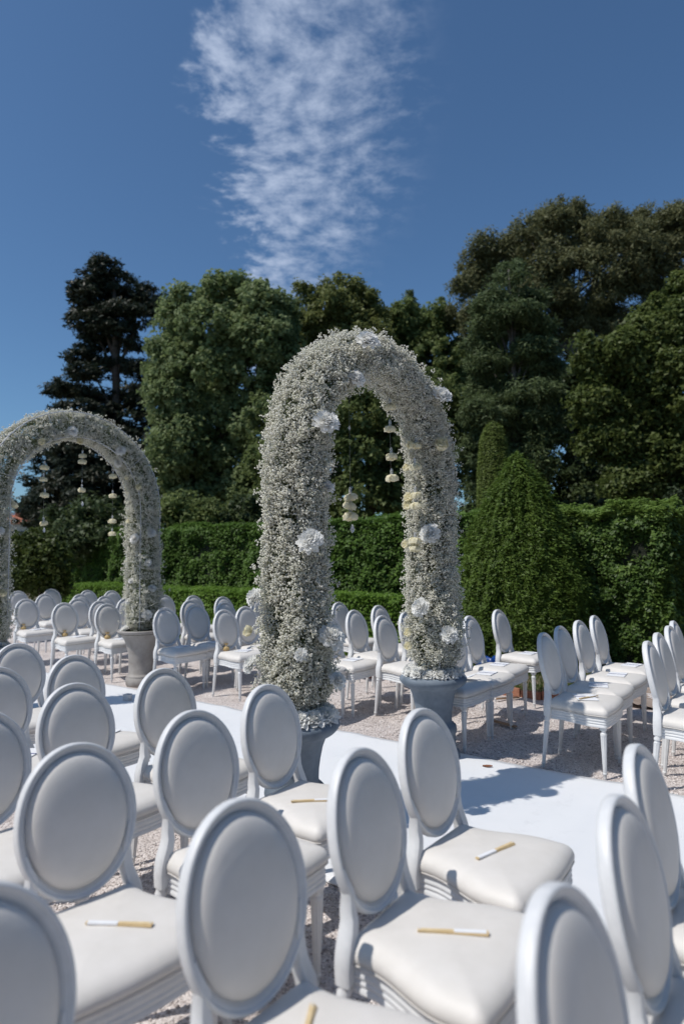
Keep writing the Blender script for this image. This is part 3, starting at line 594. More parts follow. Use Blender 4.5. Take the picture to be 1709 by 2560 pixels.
# dry leaf on the carpet
mb = MB(); L = .075
rows = []
for i in range(7):
    t_ = i/6; w_ = .017*math.sin(math.pi*(.08+.9*t_)); rows.append([(-L/2+L*t_, -w_, .006+.012*abs(t_-.5)), (-L/2+L*t_, 0, .001+.006*t_), (-L/2+L*t_, w_, .010+.006*t_)])
mb.rings(rows, close=False); o = put('dry_leaf', mb.mesh('dry_leaf'), MAT['dryleaf'], None, (-2.2, 4.645, .018)); o.rotation_euler = (0, 0, R(20)); tag(o, 'small reddish brown dry leaf lying on the white carpet', 'leaf')
mb = MB(); mb.box((0, 0, .035), (.075, .075, .07), .3, .005); mb.box((.04, .0, .05), (.04, .03, .04), .3, .004)
o = put('grey_box', mb.mesh('grey_box', True, .6), MAT['greybox'], None, (-6.50, 4.43, .018)); tag(o, 'small grey box standing on the far left part of the white carpet', 'box')

# far house at the left
hc = W(58, 1300, 112); ho = empty('red_roofed_house', (hc[0], hc[1], 0), YAW+.25, 'distant cream house with red tiled roof and chimney at the left edge', 'house')
mb = MB(); mb.box((0, 0, 3.9), (5.4, 5.0, 7.8)); put('wall', mb.mesh('wall', False), MAT['wall'], ho)
mb = MB(); mb.add([(-3.1, -2.9, 7.7), (3.1, -2.9, 7.7), (3.1, 2.9, 7.7), (-3.1, 2.9, 7.7), (-2.7, 0, 9.4), (2.7, 0, 9.4)], [(0, 1, 5, 4), (2, 3, 4, 5), (1, 2, 5), (3, 0, 4), (0, 3, 2, 1)])
rf = put('roof', mb.mesh('roof', False), MAT['roof'], ho)
mb = MB(); mb.box((-.9, 0, 9.9), (1.5, 1.2, 2.6)); mb.box((-.9, 0, 11.25), (1.7, 1.4, .14)); put('chimney', mb.mesh('chimney', False), MAT['roof'], rf)
for xx in (-1.6, 0, 1.6):
    mb = MB(); mb.box((xx, -2.53, 5.9), (1.0, .08, 1.3)); wd = put('window', mb.mesh('window', False), MAT['wall'], ho)
    mb = MB(); mb.box((xx, -2.58, 5.9), (.8, .04, 1.1)); put('pane', mb.mesh('pane', False), MAT['shutter'], wd)

# ------------------------------------------------------------------ chair
HH, HW, ZC, LEAN, X0 = .24, .205, .757, .200, -.196
def smooth(t_): t_ = max(0, min(1, t_)); return t_*t_*(3-2*t_)
def outline(n_side=14):
    def hw(x): return .184+.076*smooth((x+.135)/.27)
    pts = []
    xs = np.linspace(-.212, .215, n_side)
    left = [(x, hw(x)) for x in xs]
    cor = [(.215+.030*math.sin(a), hw(.22)-.030+.030*math.cos(a)) for a in np.linspace(.25, math.pi/2, 5)]
    half = left+cor
    front = [(.245+.018*(1-(y/.225)**2), y) for y in np.linspace(.20, -.20, 11)]
    other = [(x, -y) for x, y in reversed(half)]
    back = [(-.214, y) for y in np.linspace(-.15, .15, 5)]
    return half+front+other+back
OUT = outline()
def inset(off):
    n_ = len(OUT); res = []
    for i in range(n_):
        a = OUT[i-1]; b_ = OUT[(i+1) % n_]; tx, ty = b_[0]-a[0], b_[1]-a[1]; L_ = math.hypot(tx, ty) or 1
        res.append((OUT[i][0] - ty/L_*off*-1*-1 if False else OUT[i][0] + (ty/L_)*off, OUT[i][1] - (tx/L_)*off))
    return res
# outline runs so that (ty,-tx) points inward or outward: detect
_t = inset(.01); _inward = sum(math.hypot(*q) for q in _t) < sum(math.hypot(*q) for q in OUT)
def ring(off, z): return [(x, y, z) for x, y in inset(off if _inward else -off)]
def cring(s_, z, off=.0):
    r0 = inset(off if _inward else -off); return [(x*s_+.005*(1-s_), y*s_, z) for x, y in r0]
cp_ = {}
mb = MB()
prof = [(.012, .366), (.004, .367), (.000, .370), (.000, .383), (.0035, .386), (.0045, .389), (.0015, .392), (.000, .397), (.0015, .402), (.0045, .405), (.0045, .408), (.0015, .411), (.000, .416), (.0015, .423), (.004, .427), (.004, .432), (.002, .437), (.010, .446)]
mb.rings([ring(o_+.005, z) for o_, z in prof], cap0=True, cap1=True); cp_['seat_rail'] = mb.mesh('seat_rail', True, .9)
mb = MB()
rr_ = [ring(.012, .444), ring(.002, .448), ring(-.004, .457), ring(-.006, .468), ring(-.004, .480), ring(.002, .491), ring(.012, .5005)]
rr_ += [cring(s_, z, .012) for s_, z in ((.96, .5075), (.89, .5140), (.78, .5190), (.62, .5225), (.42, .5245), (.22, .5255), (.02, .526))]
mb.rings(rr_, cap0=True, cap1=True); cp_['seat_cushion'] = mb.mesh('seat_cushion')
mb = MB(); mb.rings([ring(-.0035, .4475), ring(-.0055, .450), ring(-.0035, .4525), ring(.0, .450)], loop=True); cp_['piping'] = mb.mesh('piping')
nrm = Vector((math.cos(LEAN), 0, math.sin(LEAN))); wax = Vector((-math.sin(LEAN), 0, math.cos(LEAN)))
cen = Vector((X0-(ZC-.5)*math.tan(LEAN), 0, ZC))
def bp(y, w_, d_):         # y across, w up the back, d out of its front face
    return cen + Vector((0, y, 0)) + wax*w_ + nrm*d_ + Vector((.28*y*y, 0, 0))
hhw = HH/math.cos(LEAN)
pf = [(0, -.009), (0, .009), (.0020, .0160), (.0055, .0200), (.0095, .0203), (.0130, .0175), (.0150, .0135), (.0175, .0115), (.0205, .0120), (.0230, .0095), (.0280, .0045), (.0335, .0005), (.0385, -.003), (.0385, -.008), (.034, -.014), (.024, -.0175), (.010, -.018), (.003, -.015)]
n_ = 56; mb = MB(); rings_ = []
for k in range(n_):
    a = 2*math.pi*k/n_; rings_.append([bp((HW-o_)*math.sin(a), (hhw-o_)*math.cos(a), d_) for o_, d_ in pf])
mb.rings(rings_, loop=True); cp_['back_frame'] = mb.mesh('back_frame')
mb = MB(); o_ = .0335
prb = [(1, -.002), (.999, .004), (.992, .0105), (.978, .0160), (.955, .0215), (.92, .0270), (.875, .0318), (.81, .0360), (.72, .0395), (.60, .0420), (.44, .0438), (.25, .0447), (.02, .045)]
R_ = []
for s_, d_ in [(s_, -d_*.5) for s_, d_ in reversed(prb)]+prb:
    R_.append([bp((HW-o_)*s_*math.sin(2*math.pi*k/40), (hhw-o_)*s_*math.cos(2*math.pi*k/40), d_) for k in range(40)])
mb.rings(R_, cap0=True, cap1=True); cp_['back_cushion'] = mb.mesh('back_cushion')
# supports between seat corner and oval
sect = [(1.15, .75), (.8, 1), (-.8, 1), (-1.15, .75), (-1.15, -.75), (-.8, -1), (.8, -1), (1.15, -.75)]
def support(s_):
    mb = MB()
    def on(adeg, ins): a = R(adeg); return bp((HW-ins)*math.sin(a)*s_, (hhw-ins)*math.cos(a), 0)
    pts = [Vector((-.207, .190*s_, .392)), Vector((-.207, .192*s_, .440)), Vector((-.206, .190*s_, .468)), Vector((-.206, .182*s_, .498)), Vector((-.207, .170*s_, .528)), Vector((-.210, .161*s_, .556)), Vector((-.215, .160*s_, .585)), on(124, .014), on(115, .016), on(105, .018)]
    mb.tube(pts, [.0215, .0220, .0225, .0225, .0215, .0200, .0180, .0155, .0130, .0100], 8, sect=sect); return mb.mesh('back_support', True, .8)
def front_leg():
    mb = MB(); mb.box((0, 0, .394), (.044, .044, .094), 0, .003)
    mb.lathe([(.012, .352), (.0215, .351), (.0225, .349), (.0215, .343), (.0155, .339), (.0155, .332), (.021, .326), (.0235, .318), (.0225, .306)], 20)
    mb.lathe([(.0225, .306), (.0215, .27), (.0135, .045)], 20, flute=.0026)
    mb.lathe([(.0135, .045), (.0165, .040), (.0165, .034), (.0125, .029), (.0125, .012), (.0100, .0)], 16); return mb.mesh('leg', True, .7)
def rear_leg(s_):
    a0 = (-.207, .190*s_, .40); a1 = (-.250, .199*s_, 0); mb = MB()
    mb.lathe([(.0195, 0), (.0195, .06), (.0225, .075), (.0225, .10), (.0165, .115), (.0165, .13), (.0215, .15)], 16, a0, a1)
    mb.lathe([(.0215, .15), (.0205, .25), (.0135, .9)], 16, a0, a1, flute=.002)
    mb.lathe([(.0135, .9), (.016, .91), (.016, .93), (.012, .945), (.011, 1.0)], 14, a0, a1); return mb.mesh('leg', True, .7)
fl = front_leg()
for k_, mt in (('seat_rail', 'paint'), ('seat_cushion', 'leather'), ('piping', 'leather'), ('back_frame', 'paint'), ('back_cushion', 'leather')): cp_[k_].materials.append(MAT[mt])
fl.materials.append(MAT['paint'])
rl = [rear_leg(s_) for s_ in (-1, 1)]; sp = [support(s_) for s_ in (-1, 1)]
for q in rl+sp: q.materials.append(MAT['paint'])
def make_chair():
    t_ = empty('medallion_chair')
    put('seat_rail', cp_['seat_rail'], None, t_); c_ = put('seat_cushion', cp_['seat_cushion'], None, t_); put('piping', cp_['piping'], None, c_)
    put('back_frame', cp_['back_frame'], None, t_); put('back_cushion', cp_['back_cushion'], None, t_)
    for s_ in (-1, 1):
        put('leg', fl, None, t_, (.207, .220*s_, 0)); put('leg', rl[(s_+1)//2], None, t_); put('back_support', sp[(s_+1)//2], None, t_)
    return t_
proto = make_chair(); used = [False]
def dup(root):
    r_ = root.copy(); col.objects.link(r_)
    for ch in root.children:
        c_ = ch.copy(); col.objects.link(c_); c_.parent = r_
        for g_ in ch.children:
            d_ = g_.copy(); col.objects.link(d_); d_.parent = c_
    return r_
def chair(x, y, rz, label):
    o = proto if not used[0] else dup(proto); used[0] = True
    o.location = (x, y, 0); o.rotation_euler = (0, 0, rz); o['label'] = label; o['category'] = 'chair'; o['group'] = 'white medallion chairs set out in rows for the ceremony'
    return o
ORD = ['nearest the carpet', 'second from the carpet', 'third from the carpet', 'fourth from the carpet', 'fifth from the carpet']
far_rows = [
 ('far row at the right edge', [(-.84, 5.05, .02), (-.89, 5.61, .0), (-.92, 6.19, -.02), (-.97, 6.66, .03)]),
 ('row half shaded by the arch', [(-1.637, 5.152, .031), (-1.69, 5.684, 0), (-1.709, 6.244, -.023), (-1.731, 6.82, .004)]),
 ('row right of the grey urn', [(-2.74, 5.16, -.02), (-2.72, 5.62, .02), (-2.79, 6.15, .03), (-2.858, 7.00, -.008)]),
 ('row left of the grey urn', [(-3.588, 5.72, .01), (-3.62, 6.25, .03)]),
 ('row seen between the tall arch legs', [(-4.26, 5.04, -.02), (-4.20, 5.56, .02), (-4.26, 6.13, .03), (-4.41, 6.85, .0)]),
 ('row just left of the tall arch', [(-5.66, 5.38, .039), (-5.80, 5.86, .0), (-5.76, 6.32, .03), (-5.21, 7.06, .02)]),
 ('row right behind the beige urn', [(-6.54, 5.18, .02), (-6.60, 5.72, .0), (-6.62, 6.26, .03), (-6.83, 7.13, .0)]),
 ('first row left of the beige urn', [(-7.90, 5.22, .0), (-7.82, 5.74, -.02), (-7.42, 6.30, .03), (-7.60, 7.10, .0)]),
 ('second row left of the beige urn', [(-8.67, 5.02, .0), (-8.57, 5.54, .03), (-8.75, 6.10, -.02), (-8.30, 7.08, .0), (-8.91, 6.96, .02)]),
 ('third row left of the beige urn', [(-9.42, 5.67, .0), (-9.62, 6.29, .02)]),
 ('row behind the left arch leg', [(-10.1, 5.18, .0), (-10.52, 6.37, .02), (-11.14, 7.39, .0)]),
 ('last but one row at far left', [(-11.25, 6.10, .0), (-11.73, 7.23, .0)]),
 ('farthest row at far left', [(-12.9, 6.41, .0), (-13.11, 7.22, .0)])]
near_rows = [
 ('near row at the right edge', [(-.28, 2.31, .02), (-.21, 1.79, .0), (-.18, 1.23, -.02)]),
 ('near row at the bottom centre', [(-1.117, 2.33, -.019), (-1.004, 1.756, .06), (-.995, 1.184, -.036), (-1.09, .575, .0)]),
 ('near row before the near urn', [(-2.004, 2.352, .046), (-1.875, 1.763, -.041), (-1.828, 1.201, -.094)]),
 ('near row fourth from the right', [(-2.829, 2.34, -.007), (-2.84, 1.80, -.03), (-2.62, 1.24, -.05)]),
 ('near row second from the left', [(-3.746, 2.323, -.017), (-3.70, 1.80, -.03)]),
 ('near row at the left edge', [(-4.68, 2.41, .0)])]
for rows_, side in ((far_rows, 'beyond'), (near_rows, 'before')):
    for phrase, lst in rows_:
        for i, (x, y, rz) in enumerate(lst): chair(x, y, rz, 'white oval-back chair, %s, %s' % (ORD[i], phrase))

# ------------------------------------------------------------------ things on the seats
def seat_fan(x, y, rz, label, z=.527):
    root = empty('folding_fan', (x, y, z), rz, label, 'fan', 'folded fans left on the chair seats'); root.scale = (1, 1, .75)
    mb = MB()
    for k in range(6): mb.box((0, 0, .0012+k*.0016), (.205, .0170-.0011*k, .0012), R(.45*(k-3)), 0)
    put('ribs', mb.mesh('ribs', False), MAT['bamboo'], root)
    mb = MB(); mb.box((.050, .001, .0062), (.094, .0150, .0090), 0, .001); put('paper_leaf', mb.mesh('paper_leaf', False), MAT['paper'], root)
    mb = MB(); mb.lathe([(.0028, 0), (.0028, .0115)], 8, (-.096, 0, 0)); put('rivet', mb.mesh('rivet'), MAT['steel'], root)
def fan2(a, b_, label, flip=False, z=.526):
    c = ((a[0]+b_[0])/2, (a[1]+b_[1])/2); an = math.atan2(b_[1]-a[1], b_[0]-a[0])
    seat_fan(c[0], c[1], an+(math.pi if flip else 0), label, z)
fan2((-1.107, 2.177), (-1.033, 2.443), 'wooden folding fan lying diagonally on the front row seat right of centre', True)
fan2((-1.051, 1.689), (-.852, 1.812), 'wooden folding fan with white paper end on the seat at bottom centre right')
fan2((-2.024, 2.214), (-1.85, 2.37), 'wooden folding fan on the seat beside the near urn')
fan2((-1.873, 1.128), (-1.682, 1.256), 'wooden folding fan on the seat at bottom left', True)
fan2((-1.075, 1.26), (-.984, 1.10), 'wooden folding fan on the seat at the bottom edge, mostly cut off')
def booklet(x, y, rz, label, n_=1, open_=False, z=.526):
    root = empty('programme_booklet', (x, y, z), rz, label, 'booklet', 'programmes left on the chair seats')
    if open_:
        mb = MB(); mb.add([(-.12, -.09, .012), (0, -.09, .0), (.12, -.09, .045), (.12, .09, .045), (0, .09, .0), (-.12, .09, .012)], [(0, 1, 4, 5), (1, 2, 3, 4)])
        o = put('cover', mb.mesh('cover', False), MAT['paper'], root); s_ = o.modifiers.new('t', 'SOLIDIFY'); s_.thickness = .002
    else:
        mb = MB(); mb.box((0, 0, .003), (.15, .21, .005), 0, .001); put('cover', mb.mesh('cover', False), MAT['paper'], root)
        mb = MB(); mb.box((.0, -.0, .0068), (.152, .010, .0015), 0, 0); put('ribbon', mb.mesh('ribbon', False), MAT['ribbon'], root)
booklet(-1.60, 5.12, .5, 'white programme under a fan on the seat half in shadow at right')
seat_fan(-1.57, 5.10, 1.2, 'folding fan lying on a programme on the half shaded seat at right', .535)
for (x, y, rz, op, lab) in [(-1.66, 5.66, .3, 0, 'blue shaded programme on the second seat of the half shaded row'), (-1.66, 6.24, .1, 0, 'white programme with dark ribbon on the third seat of the half shaded row'), (-1.68, 6.84, -.1, 0, 'white programme on the farthest seat of the half shaded row'),
     (-2.72, 5.26, .2, 1, 'open white programme on the seat right beside the grey urn'), (-2.66, 5.64, .1, 0, 'white programme on the second seat right of the grey urn'), (-2.76, 6.16, .1, 0, 'white programme on the third seat right of the grey urn'), (-2.80, 7.02, 0, 0, 'white programme on the seat near the blue bag'),
     (-4.24, 5.12, .3, 1, 'raised open programme on the seat framed by the tall arch legs'), (-4.16, 5.58, .1, 0, 'white programme on the second seat between the arch legs'), (-5.62, 5.40, .4, 0, 'white programme beside a tan pouch on the seat left of the tall arch'),
     (-6.52, 5.20, .2, 0, 'white programme on the shaded seat right of the beige urn'), (-6.5, 5.74, .2, 0, 'white programme on the second seat right of the beige urn'), (-7.86, 5.26, .2, 0, 'white programme on the seat left of the beige urn'), (-8.62, 5.06, .2, 0, 'white programme on the seat second left of the beige urn'),
     (-10.05, 5.20, .2, 0, 'white programme on the shaded seat behind the left arch leg'), (-3.72, 1.86, .6, 0, 'white programme on a near seat at the left edge'), (-3.74, 2.36, .4, 0, 'white programme on the front near seat toward the left')]:
    booklet(x, y, rz, lab, 1, bool(op))
def pouch(x, y, label):
    root = empty('gift_pouch', (x, y, .522), rng.uniform(0, 3), label, 'pouch', 'tan gift pouches on the seats')
    mb = MB(); mb.lathe([(.001, 0), (.032, .002), (.042, .018), (.040, .036), (.026, .050), (.012, .056), (.011, .060), (.020, .074), (.030, .088), (.026, .086), (.010, .064), (.001, .062)], 16, cap=False)
    me = mb.mesh('bag'); 
    for v in me.vertices: f_ = 1+.14*math.sin(v.co.x*130+v.co.y*90); v.co.x *= f_; v.co.y *= 1/f_
    put('bag', me, MAT['burlap'], root); mb = MB(); mb.lathe([(.0125, .054), (.0145, .058), (.0125, .062)], 12, cap=False); put('tie', mb.mesh('tie'), MAT['paper'], root)
pouch(-5.82, 5.30, 'tan gift pouch leaning at the back of the seat left of the tall arch')
pouch(-8.06, 5.16, 'tan gift pouch on the seat just left of the beige urn')
pouch(-8.84, 4.98, 'tan gift pouch on the seat second left of the beige urn')
pouch(-10.28, 5.10, 'tan gift pouch on the shaded seat behind the left arch leg')

# ------------------------------------------------------------------ urns
def urn(x, y, kind, label):
    root = empty('stone_urn', (x, y, 0.0), 0, label, 'urn', 'urns at the feet of the flower arches')
    mb = MB()
    if kind == 'blue':
        pf_ = [(.0, 0), (.200, 0), (.204, .02), (.200, .06), (.176, .08), (.170, .19), (.178, .21), (.182, .235), (.178, .262), (.162, .278), (.148, .286), (.143, .31), (.146, .37), (.155, .43), (.170, .50), (.192, .555), (.212, .572)]
        rim = [(.209, .568), (.225, .572), (.242, .583), (.262, .603), (.273, .622), (.270, .640), (.256, .655), (.232, .664), (.215, .662), (.203, .650)]; soil_r, soil_z = .208, .648; mt = MAT['urn_blue']
    else:
        pf_ = [(.0, 0), (.182, 0), (.192, .02), (.196, .06), (.192, .10), (.182, .112), (.186, .120), (.184, .130), (.168, .140), (.160, .16), (.158, .28), (.166, .40), (.185, .50), (.214, .58), (.252, .64), (.290, .675)]
        rim = [(.286, .672), (.302, .682), (.308, .694), (.306, .706), (.292, .710), (.272, .700)]; soil_r, soil_z = .280, .690; mt = MAT['urn_beige']
    mb.lathe(pf_, 48, cap=False); put('bowl', mb.mesh('bowl'), mt, root)
    mb = MB(); mb.lathe(rim, 48, cap=False); put('rim', mb.mesh('rim'), mt, root)
    mb = MB(); mb.lathe([(soil_r, soil_z-.03), (soil_r, soil_z-.005), (soil_r*.5, soil_z+.01), (.001, soil_z+.015)], 32, cap=False); put('moss', mb.mesh('moss'), MAT['soil'], root)
    return root
urn(-2.67, 4.67, 'blue', 'blue grey urn with thick rolled rim just beyond the carpet under the tall arch')
urn(-2.64, 2.95, 'blue', 'blue grey urn on the carpet, half hidden behind the near chairs')
urn(-7.22, 5.12, 'beige', 'beige stone urn with thin flared rim beyond the carpet at left')
urn(-7.22, 3.16, 'beige', 'stone urn under the left leg of the left arch, hidden by chairs')

# ------------------------------------------------------------------ blooms
def bloom_mesh(name, seed, mat, layers, open0, open1, cup=.55, ruffle=.10, npet=7):
    """round flower, outward axis +Z, radius ~1"""
    rg = random.Random(seed); V = []; F = []
    for li in range(layers):
        t_ = li/(layers-1); opening = open0+(open1-open0)*t_      # outer -> inner
        npt = max(3, int(npet*(1-.35*t_))); L_ = 1.0*(1-.45*t_); wd = 2*math.pi*L_/npt*.78
        for k in range(npt):
            a = 2*math.pi*(k+.5*(li % 2)+rg.uniform(-.15, .15))/npt
            ca, sa = math.cos(a), math.sin(a); o_ = len(V)
            for i in range(4):
                u_ = i/3; ang = opening + (u_**1.2)*cup - rg.uniform(0, .1)
                rr__ = L_*(u_*.9+.04)*math.sin(ang) ; zz_ = L_*u_*.9*math.cos(ang) - .15*(1-t_)
                for j in range(4):
                    v_ = j/3-.5; w_ = wd*(.35+.65*math.sin(math.pi*min(1, u_*.75+.1)))*v_
                    rf_ = rg.uniform(-ruffle, ruffle)*u_
                    x_ = rr__+ -abs(v_)*.16*L_ + rf_; y_ = w_; V.append((x_*ca-y_*sa, x_*sa+y_*ca, zz_+abs(v_)*.12+rg.uniform(-ruffle, ruffle)*u_))
            for i in range(3):
                for j in range(3): F.append((o_+i*4+j, o_+i*4+j+1, o_+(i+1)*4+j+1, o_+(i+1)*4+j))
    me = bpy.data.meshes.new(name); me.from_pydata(V, [], F); me.polygons.foreach_set('use_smooth', [True]*len(F)); me.materials.append(MAT[mat]); me.update(); return me
PEONY = [bloom_mesh('peony', s_, 'petal_w', 8, 1.48, .22, .05, .10, 9) for s_ in (1, 2, 3)]
ROSEC = [bloom_mesh('rose', s_, 'petal_c', 5, 1.60, .55, -.95, .06, 6) for s_ in (5, 6)]
def orient(o, axis, roll=0):
    q = Vector(axis).normalized().to_track_quat('Z', 'Y'); o.rotation_mode = 'QUATERNION'; o.rotation_quaternion = q @ Quaternion((0, 0, 1), roll)
def add_bloom(root, base, p, axis, r_, cream=False, name='bloom'):
    me = random.choice(ROSEC if cream else PEONY); o = put(name, me, None, root, tuple(np.array(p)-np.array(base))); o.scale = (r_, r_, r_); orient(o, axis, random.uniform(0, 6)); return o

# ------------------------------------------------------------------ flower arches
def arch_path(x0, ya, yb, zs, z0, n_=400):
    cy, Rd = (ya+yb)/2, (yb-ya)/2; L1 = zs-z0; L2 = math.pi*Rd; T = 2*L1+L2
    s = np.linspace(0, T, n_); P = np.zeros((n_, 3)); P[:, 0] = x0
    a = s < L1; P[a, 1] = ya; P[a, 2] = z0+s[a]
    b_ = (s >= L1) & (s <= L1+L2); th = (s[b_]-L1)/Rd; P[b_, 1] = cy-Rd*np.cos(th); P[b_, 2] = zs+Rd*np.sin(th)
    c = s > L1+L2; P[c, 1] = yb; P[c, 2] = zs-(s[c]-L1-L2)
    T_ = np.gradient(P, axis=0); T_ = unit(T_); A = np.tile([1., 0, 0], (n_, 1)); Bn = np.cross(T_, A)
    return s, P, A, Bn, T_
def arch(name, x0, ya, yb, zs, z0, rad, nclu, per, fr, nstem, label, foot=.0, dens_in=1.0, fk=.62, thin=.14):
    base = np.array([x0, (ya+yb)/2, 0.]); root = empty(name, tuple(base), 0, label, 'flower arch')
    s, C, A, Bn, T_ = arch_path(x0, ya, yb, zs, z0); Ln = s[-1]
    def at(sv, th, rh):
        out = [np.interp(sv, s, C[:, i])+rh*(np.cos(th)*np.interp(sv, s, A[:, i])+np.sin(th)*np.interp(sv, s, Bn[:, i])) for i in range(3)]
        return np.stack(out, 1)
    def surf(sv, th):
        q = np.stack([sv*1.6, np.cos(th)*1.3+3, np.sin(th)*1.3+3], 1)
        sq = (1-.05*np.cos(4*th))*(1-thin*np.sin(np.clip((sv-(zs-z0))/(Ln-2*(zs-z0)), 0, 1)*np.pi))
        endt = np.minimum(sv, Ln-sv); flare = 1 + foot*np.exp(-((endt-.35)/.35)**2) - .42*np.exp(-(endt/.09)**2)
        return rad*sq*flare*(1+(vnoise(q*1.3, 51)-.5)*.34+(vnoise(q*3.3, 52)-.5)*.24)
    sv = rng.uniform(0, Ln, nclu); th = rng.uniform(0, 2*np.pi, nclu); f_ = 1-np.abs(rng.normal(0, .055, nclu)); out_ = rng.random(nclu) < .18; f_[out_] = 1+np.abs(rng.normal(0, .16, out_.sum()))+.02
    # gaps: thin out where a low-frequency noise is low
    g_ = vnoise(np.stack([sv*5, np.cos(th)*3+7, np.sin(th)*3+7], 1), 53); keep = (g_ > .31) | (rng.random(nclu) < .30)
    sv, th, f_, out_ = sv[keep], th[keep], f_[keep], out_[keep]; nk = len(sv); sr = surf(sv, th)
    cc = at(sv, th, sr*f_)
    ci = np.repeat(np.arange(nk), per); cr_ = (np.where(out_, .024, .033)*rng.uniform(.7, 1.3, nk))[ci]
    off = rdir(len(ci))*(rng.random(len(ci))**.5)[:, None]*cr_[:, None]
    P = cc[ci]+off
    me = octa(P-base, fr*rng.uniform(.6, 1.3, len(P)), .85, np.clip(rng.normal(.6, .25, len(P)), 0, 1), 'baby_breath_flowers', False, True)
    o = put('baby_breath_flowers', me, MAT['floret'], root); o['kind'] = 'stuff'
    # stems: fine slivers from inside to each cluster, plus a tangle inside
    k = rng.integers(0, nk, nstem); a_ = at(sv[k]+rng.normal(0, .05, nstem), th[k]+rng.normal(0, .25, nstem), sr[k]*rng.uniform(.45, .8, nstem)); b_ = cc[k]+rdir(nstem)*.03
    d = b_-a_; mid = (a_+b_)/2; Ls = np.linalg.norm(d, axis=1)
    w_ = np.cross(unit(d), rdir(nstem)); w_ = unit(w_)*(fr*.36)
    V = np.stack([a_-w_, a_+w_, b_], 1)-base; tn = rng.random(nstem)
    nt_ = int(nstem*.45*dens_in); s2 = rng.uniform(0.06, Ln-.06, nt_); t2 = rng.uniform(0, 2*np.pi, nt_); p2 = at(s2, t2, surf(s2, t2)*rng.uniform(.55, .86, nt_))
    d2 = rdir(nt_)*rng.uniform(.015, .03, nt_)[:, None]; w2 = unit(np.cross(d2, rdir(nt_)))*.012
    V2 = np.stack([p2-d2-w2, p2-d2*.2+w2, p2+d2], 1)-base
    V = np.concatenate([V, V2]); tn = np.concatenate([tn, rng.random(nt_)*.7])
    me = mesh_np('baby_breath_stems', V.reshape(-1, 3), np.arange(len(V)*3).reshape(-1, 3), False, tn)
    o = put('baby_breath_stems', me, MAT['stems'], root); o['kind'] = 'stuff'
    # steel frame: four rails and rungs
    rl_ = []
    for (ax, bx) in ((1, 1), (1, -1), (-1, 1), (-1, -1)):
        mb = MB(); hh_ = rad*fk; mb.tube([tuple(C[i]+A[i]*ax*hh_+Bn[i]*bx*hh_-base) for i in range(0, len(C), 8)]+[tuple(C[-1]+A[-1]*ax*hh_+Bn[-1]*bx*hh_-base)], .0065, 8)
        put('frame_rail', mb.mesh('frame_rail'), MAT['steel'], root)
    hh_ = rad*fk; stepi = int(len(C)*.42/Ln)
    for i in range(stepi//2, len(C)-4, stepi):
        q = [C[i]+A[i]*a1*hh_+Bn[i]*b1*hh_-base for a1, b1 in ((1, 1), (1, -1), (-1, -1), (-1, 1))]
        mb = MB(); mb.rings([[tuple(Vector(q[j])+Vector(A[i])*.005*math.cos(t_)*(1 if j in (0, 1) else -1)+Vector(Bn[i])*.005*math.cos(t_)*(1 if j in (0, 3) else -1)+Vector(T_[i])*.005*math.sin(t_)) for t_ in (0, 1.05, 2.09, 3.14, 4.19, 5.24)] for j in range(4)], loop=True)
        put('rung', mb.mesh('rung'), MAT['steel'], root)
    return root, base
def snap_axis(p, x0, ya, yb, zs):
    cy, Rd = (ya+yb)/2, (yb-ya)/2
    if p[2] < zs: q = np.array([x0, ya if abs(p[1]-ya) < abs(p[1]-yb) else yb, p[2]])
    else:
        v_ = np.array([p[1]-cy, p[2]-zs]); v_ = v_/np.linalg.norm(v_)*Rd; q = np.array([x0, cy+v_[0], zs+v_[1]])
    return np.array(p)-q
A1 = (-2.64, 2.97, 4.66, 2.22); A2 = (-7.25, 3.2, 5.15, 2.25)
def SC(p): return tuple((np.array(p, float)-[0, 0, CAMH])*.88+[0, 0, CAMH])
r1, b1 = arch('flower_arch', -2.64, 2.98, 4.65, 2.22, .70, .178, 25500, 8, .0070, 32000, 'tall arch covered in tiny white baby\'s breath and big white blooms, in the middle', foot=.10, fk=.55)
CRM = {4, 7, 8, 9, 13, 15, 18, 19, 20}
for i, (x, y, z, r_) in enumerate([(-2.75, 3.89, 3.23, .075), (-2.79, 3.79, 2.95, .055), (-2.75, 3.39, 2.54, .075), (-2.76, 5.03, 3.04, .080), (-2.79, 5.09, 2.60, .076), (-2.83, 3.47, 2.11, .050), (-2.77, 3.25, 1.73, .069), (-2.99, 4.95, 2.62, .045),
     (-3.04, 5.00, 2.14, .056), (-3.05, 5.00, 2.07, .056), (-2.87, 5.02, 1.82, .076), (-2.95, 4.98, 1.17, .068), (-2.77, 5.12, .93, .064), (-3.06, 5.00, 2.42, .042), (-3.10, 3.10, 1.36, .052), (-3.18, 3.15, 1.12, .046), (-3.18, 3.15, .90, .052), (-2.73, 3.40, 1.09, .075),
     (-3.06, 4.98, .94, .046), (-3.06, 4.98, .82, .046), (-3.08, 5.00, 1.72, .046), (-2.72, 3.44, .80, .05), (-2.79, 3.18, 1.0, .035)]):
    p_ = SC((x, y, z)); ax_ = snap_axis(p_, *A1); add_bloom(r1, b1, np.array(p_)+unit(ax_[None])[0]*.022, ax_+np.array([-.03, -.11, .16]), r_*1.3, i in CRM)
r2, b2 = arch('flower_arch', -7.25, 3.2, 5.15, 2.25, .70, .196, 14000, 6, .0082, 22000, 'farther flower arch at the left edge, white frame showing through baby\'s breath', foot=.16, dens_in=.8, fk=.76)
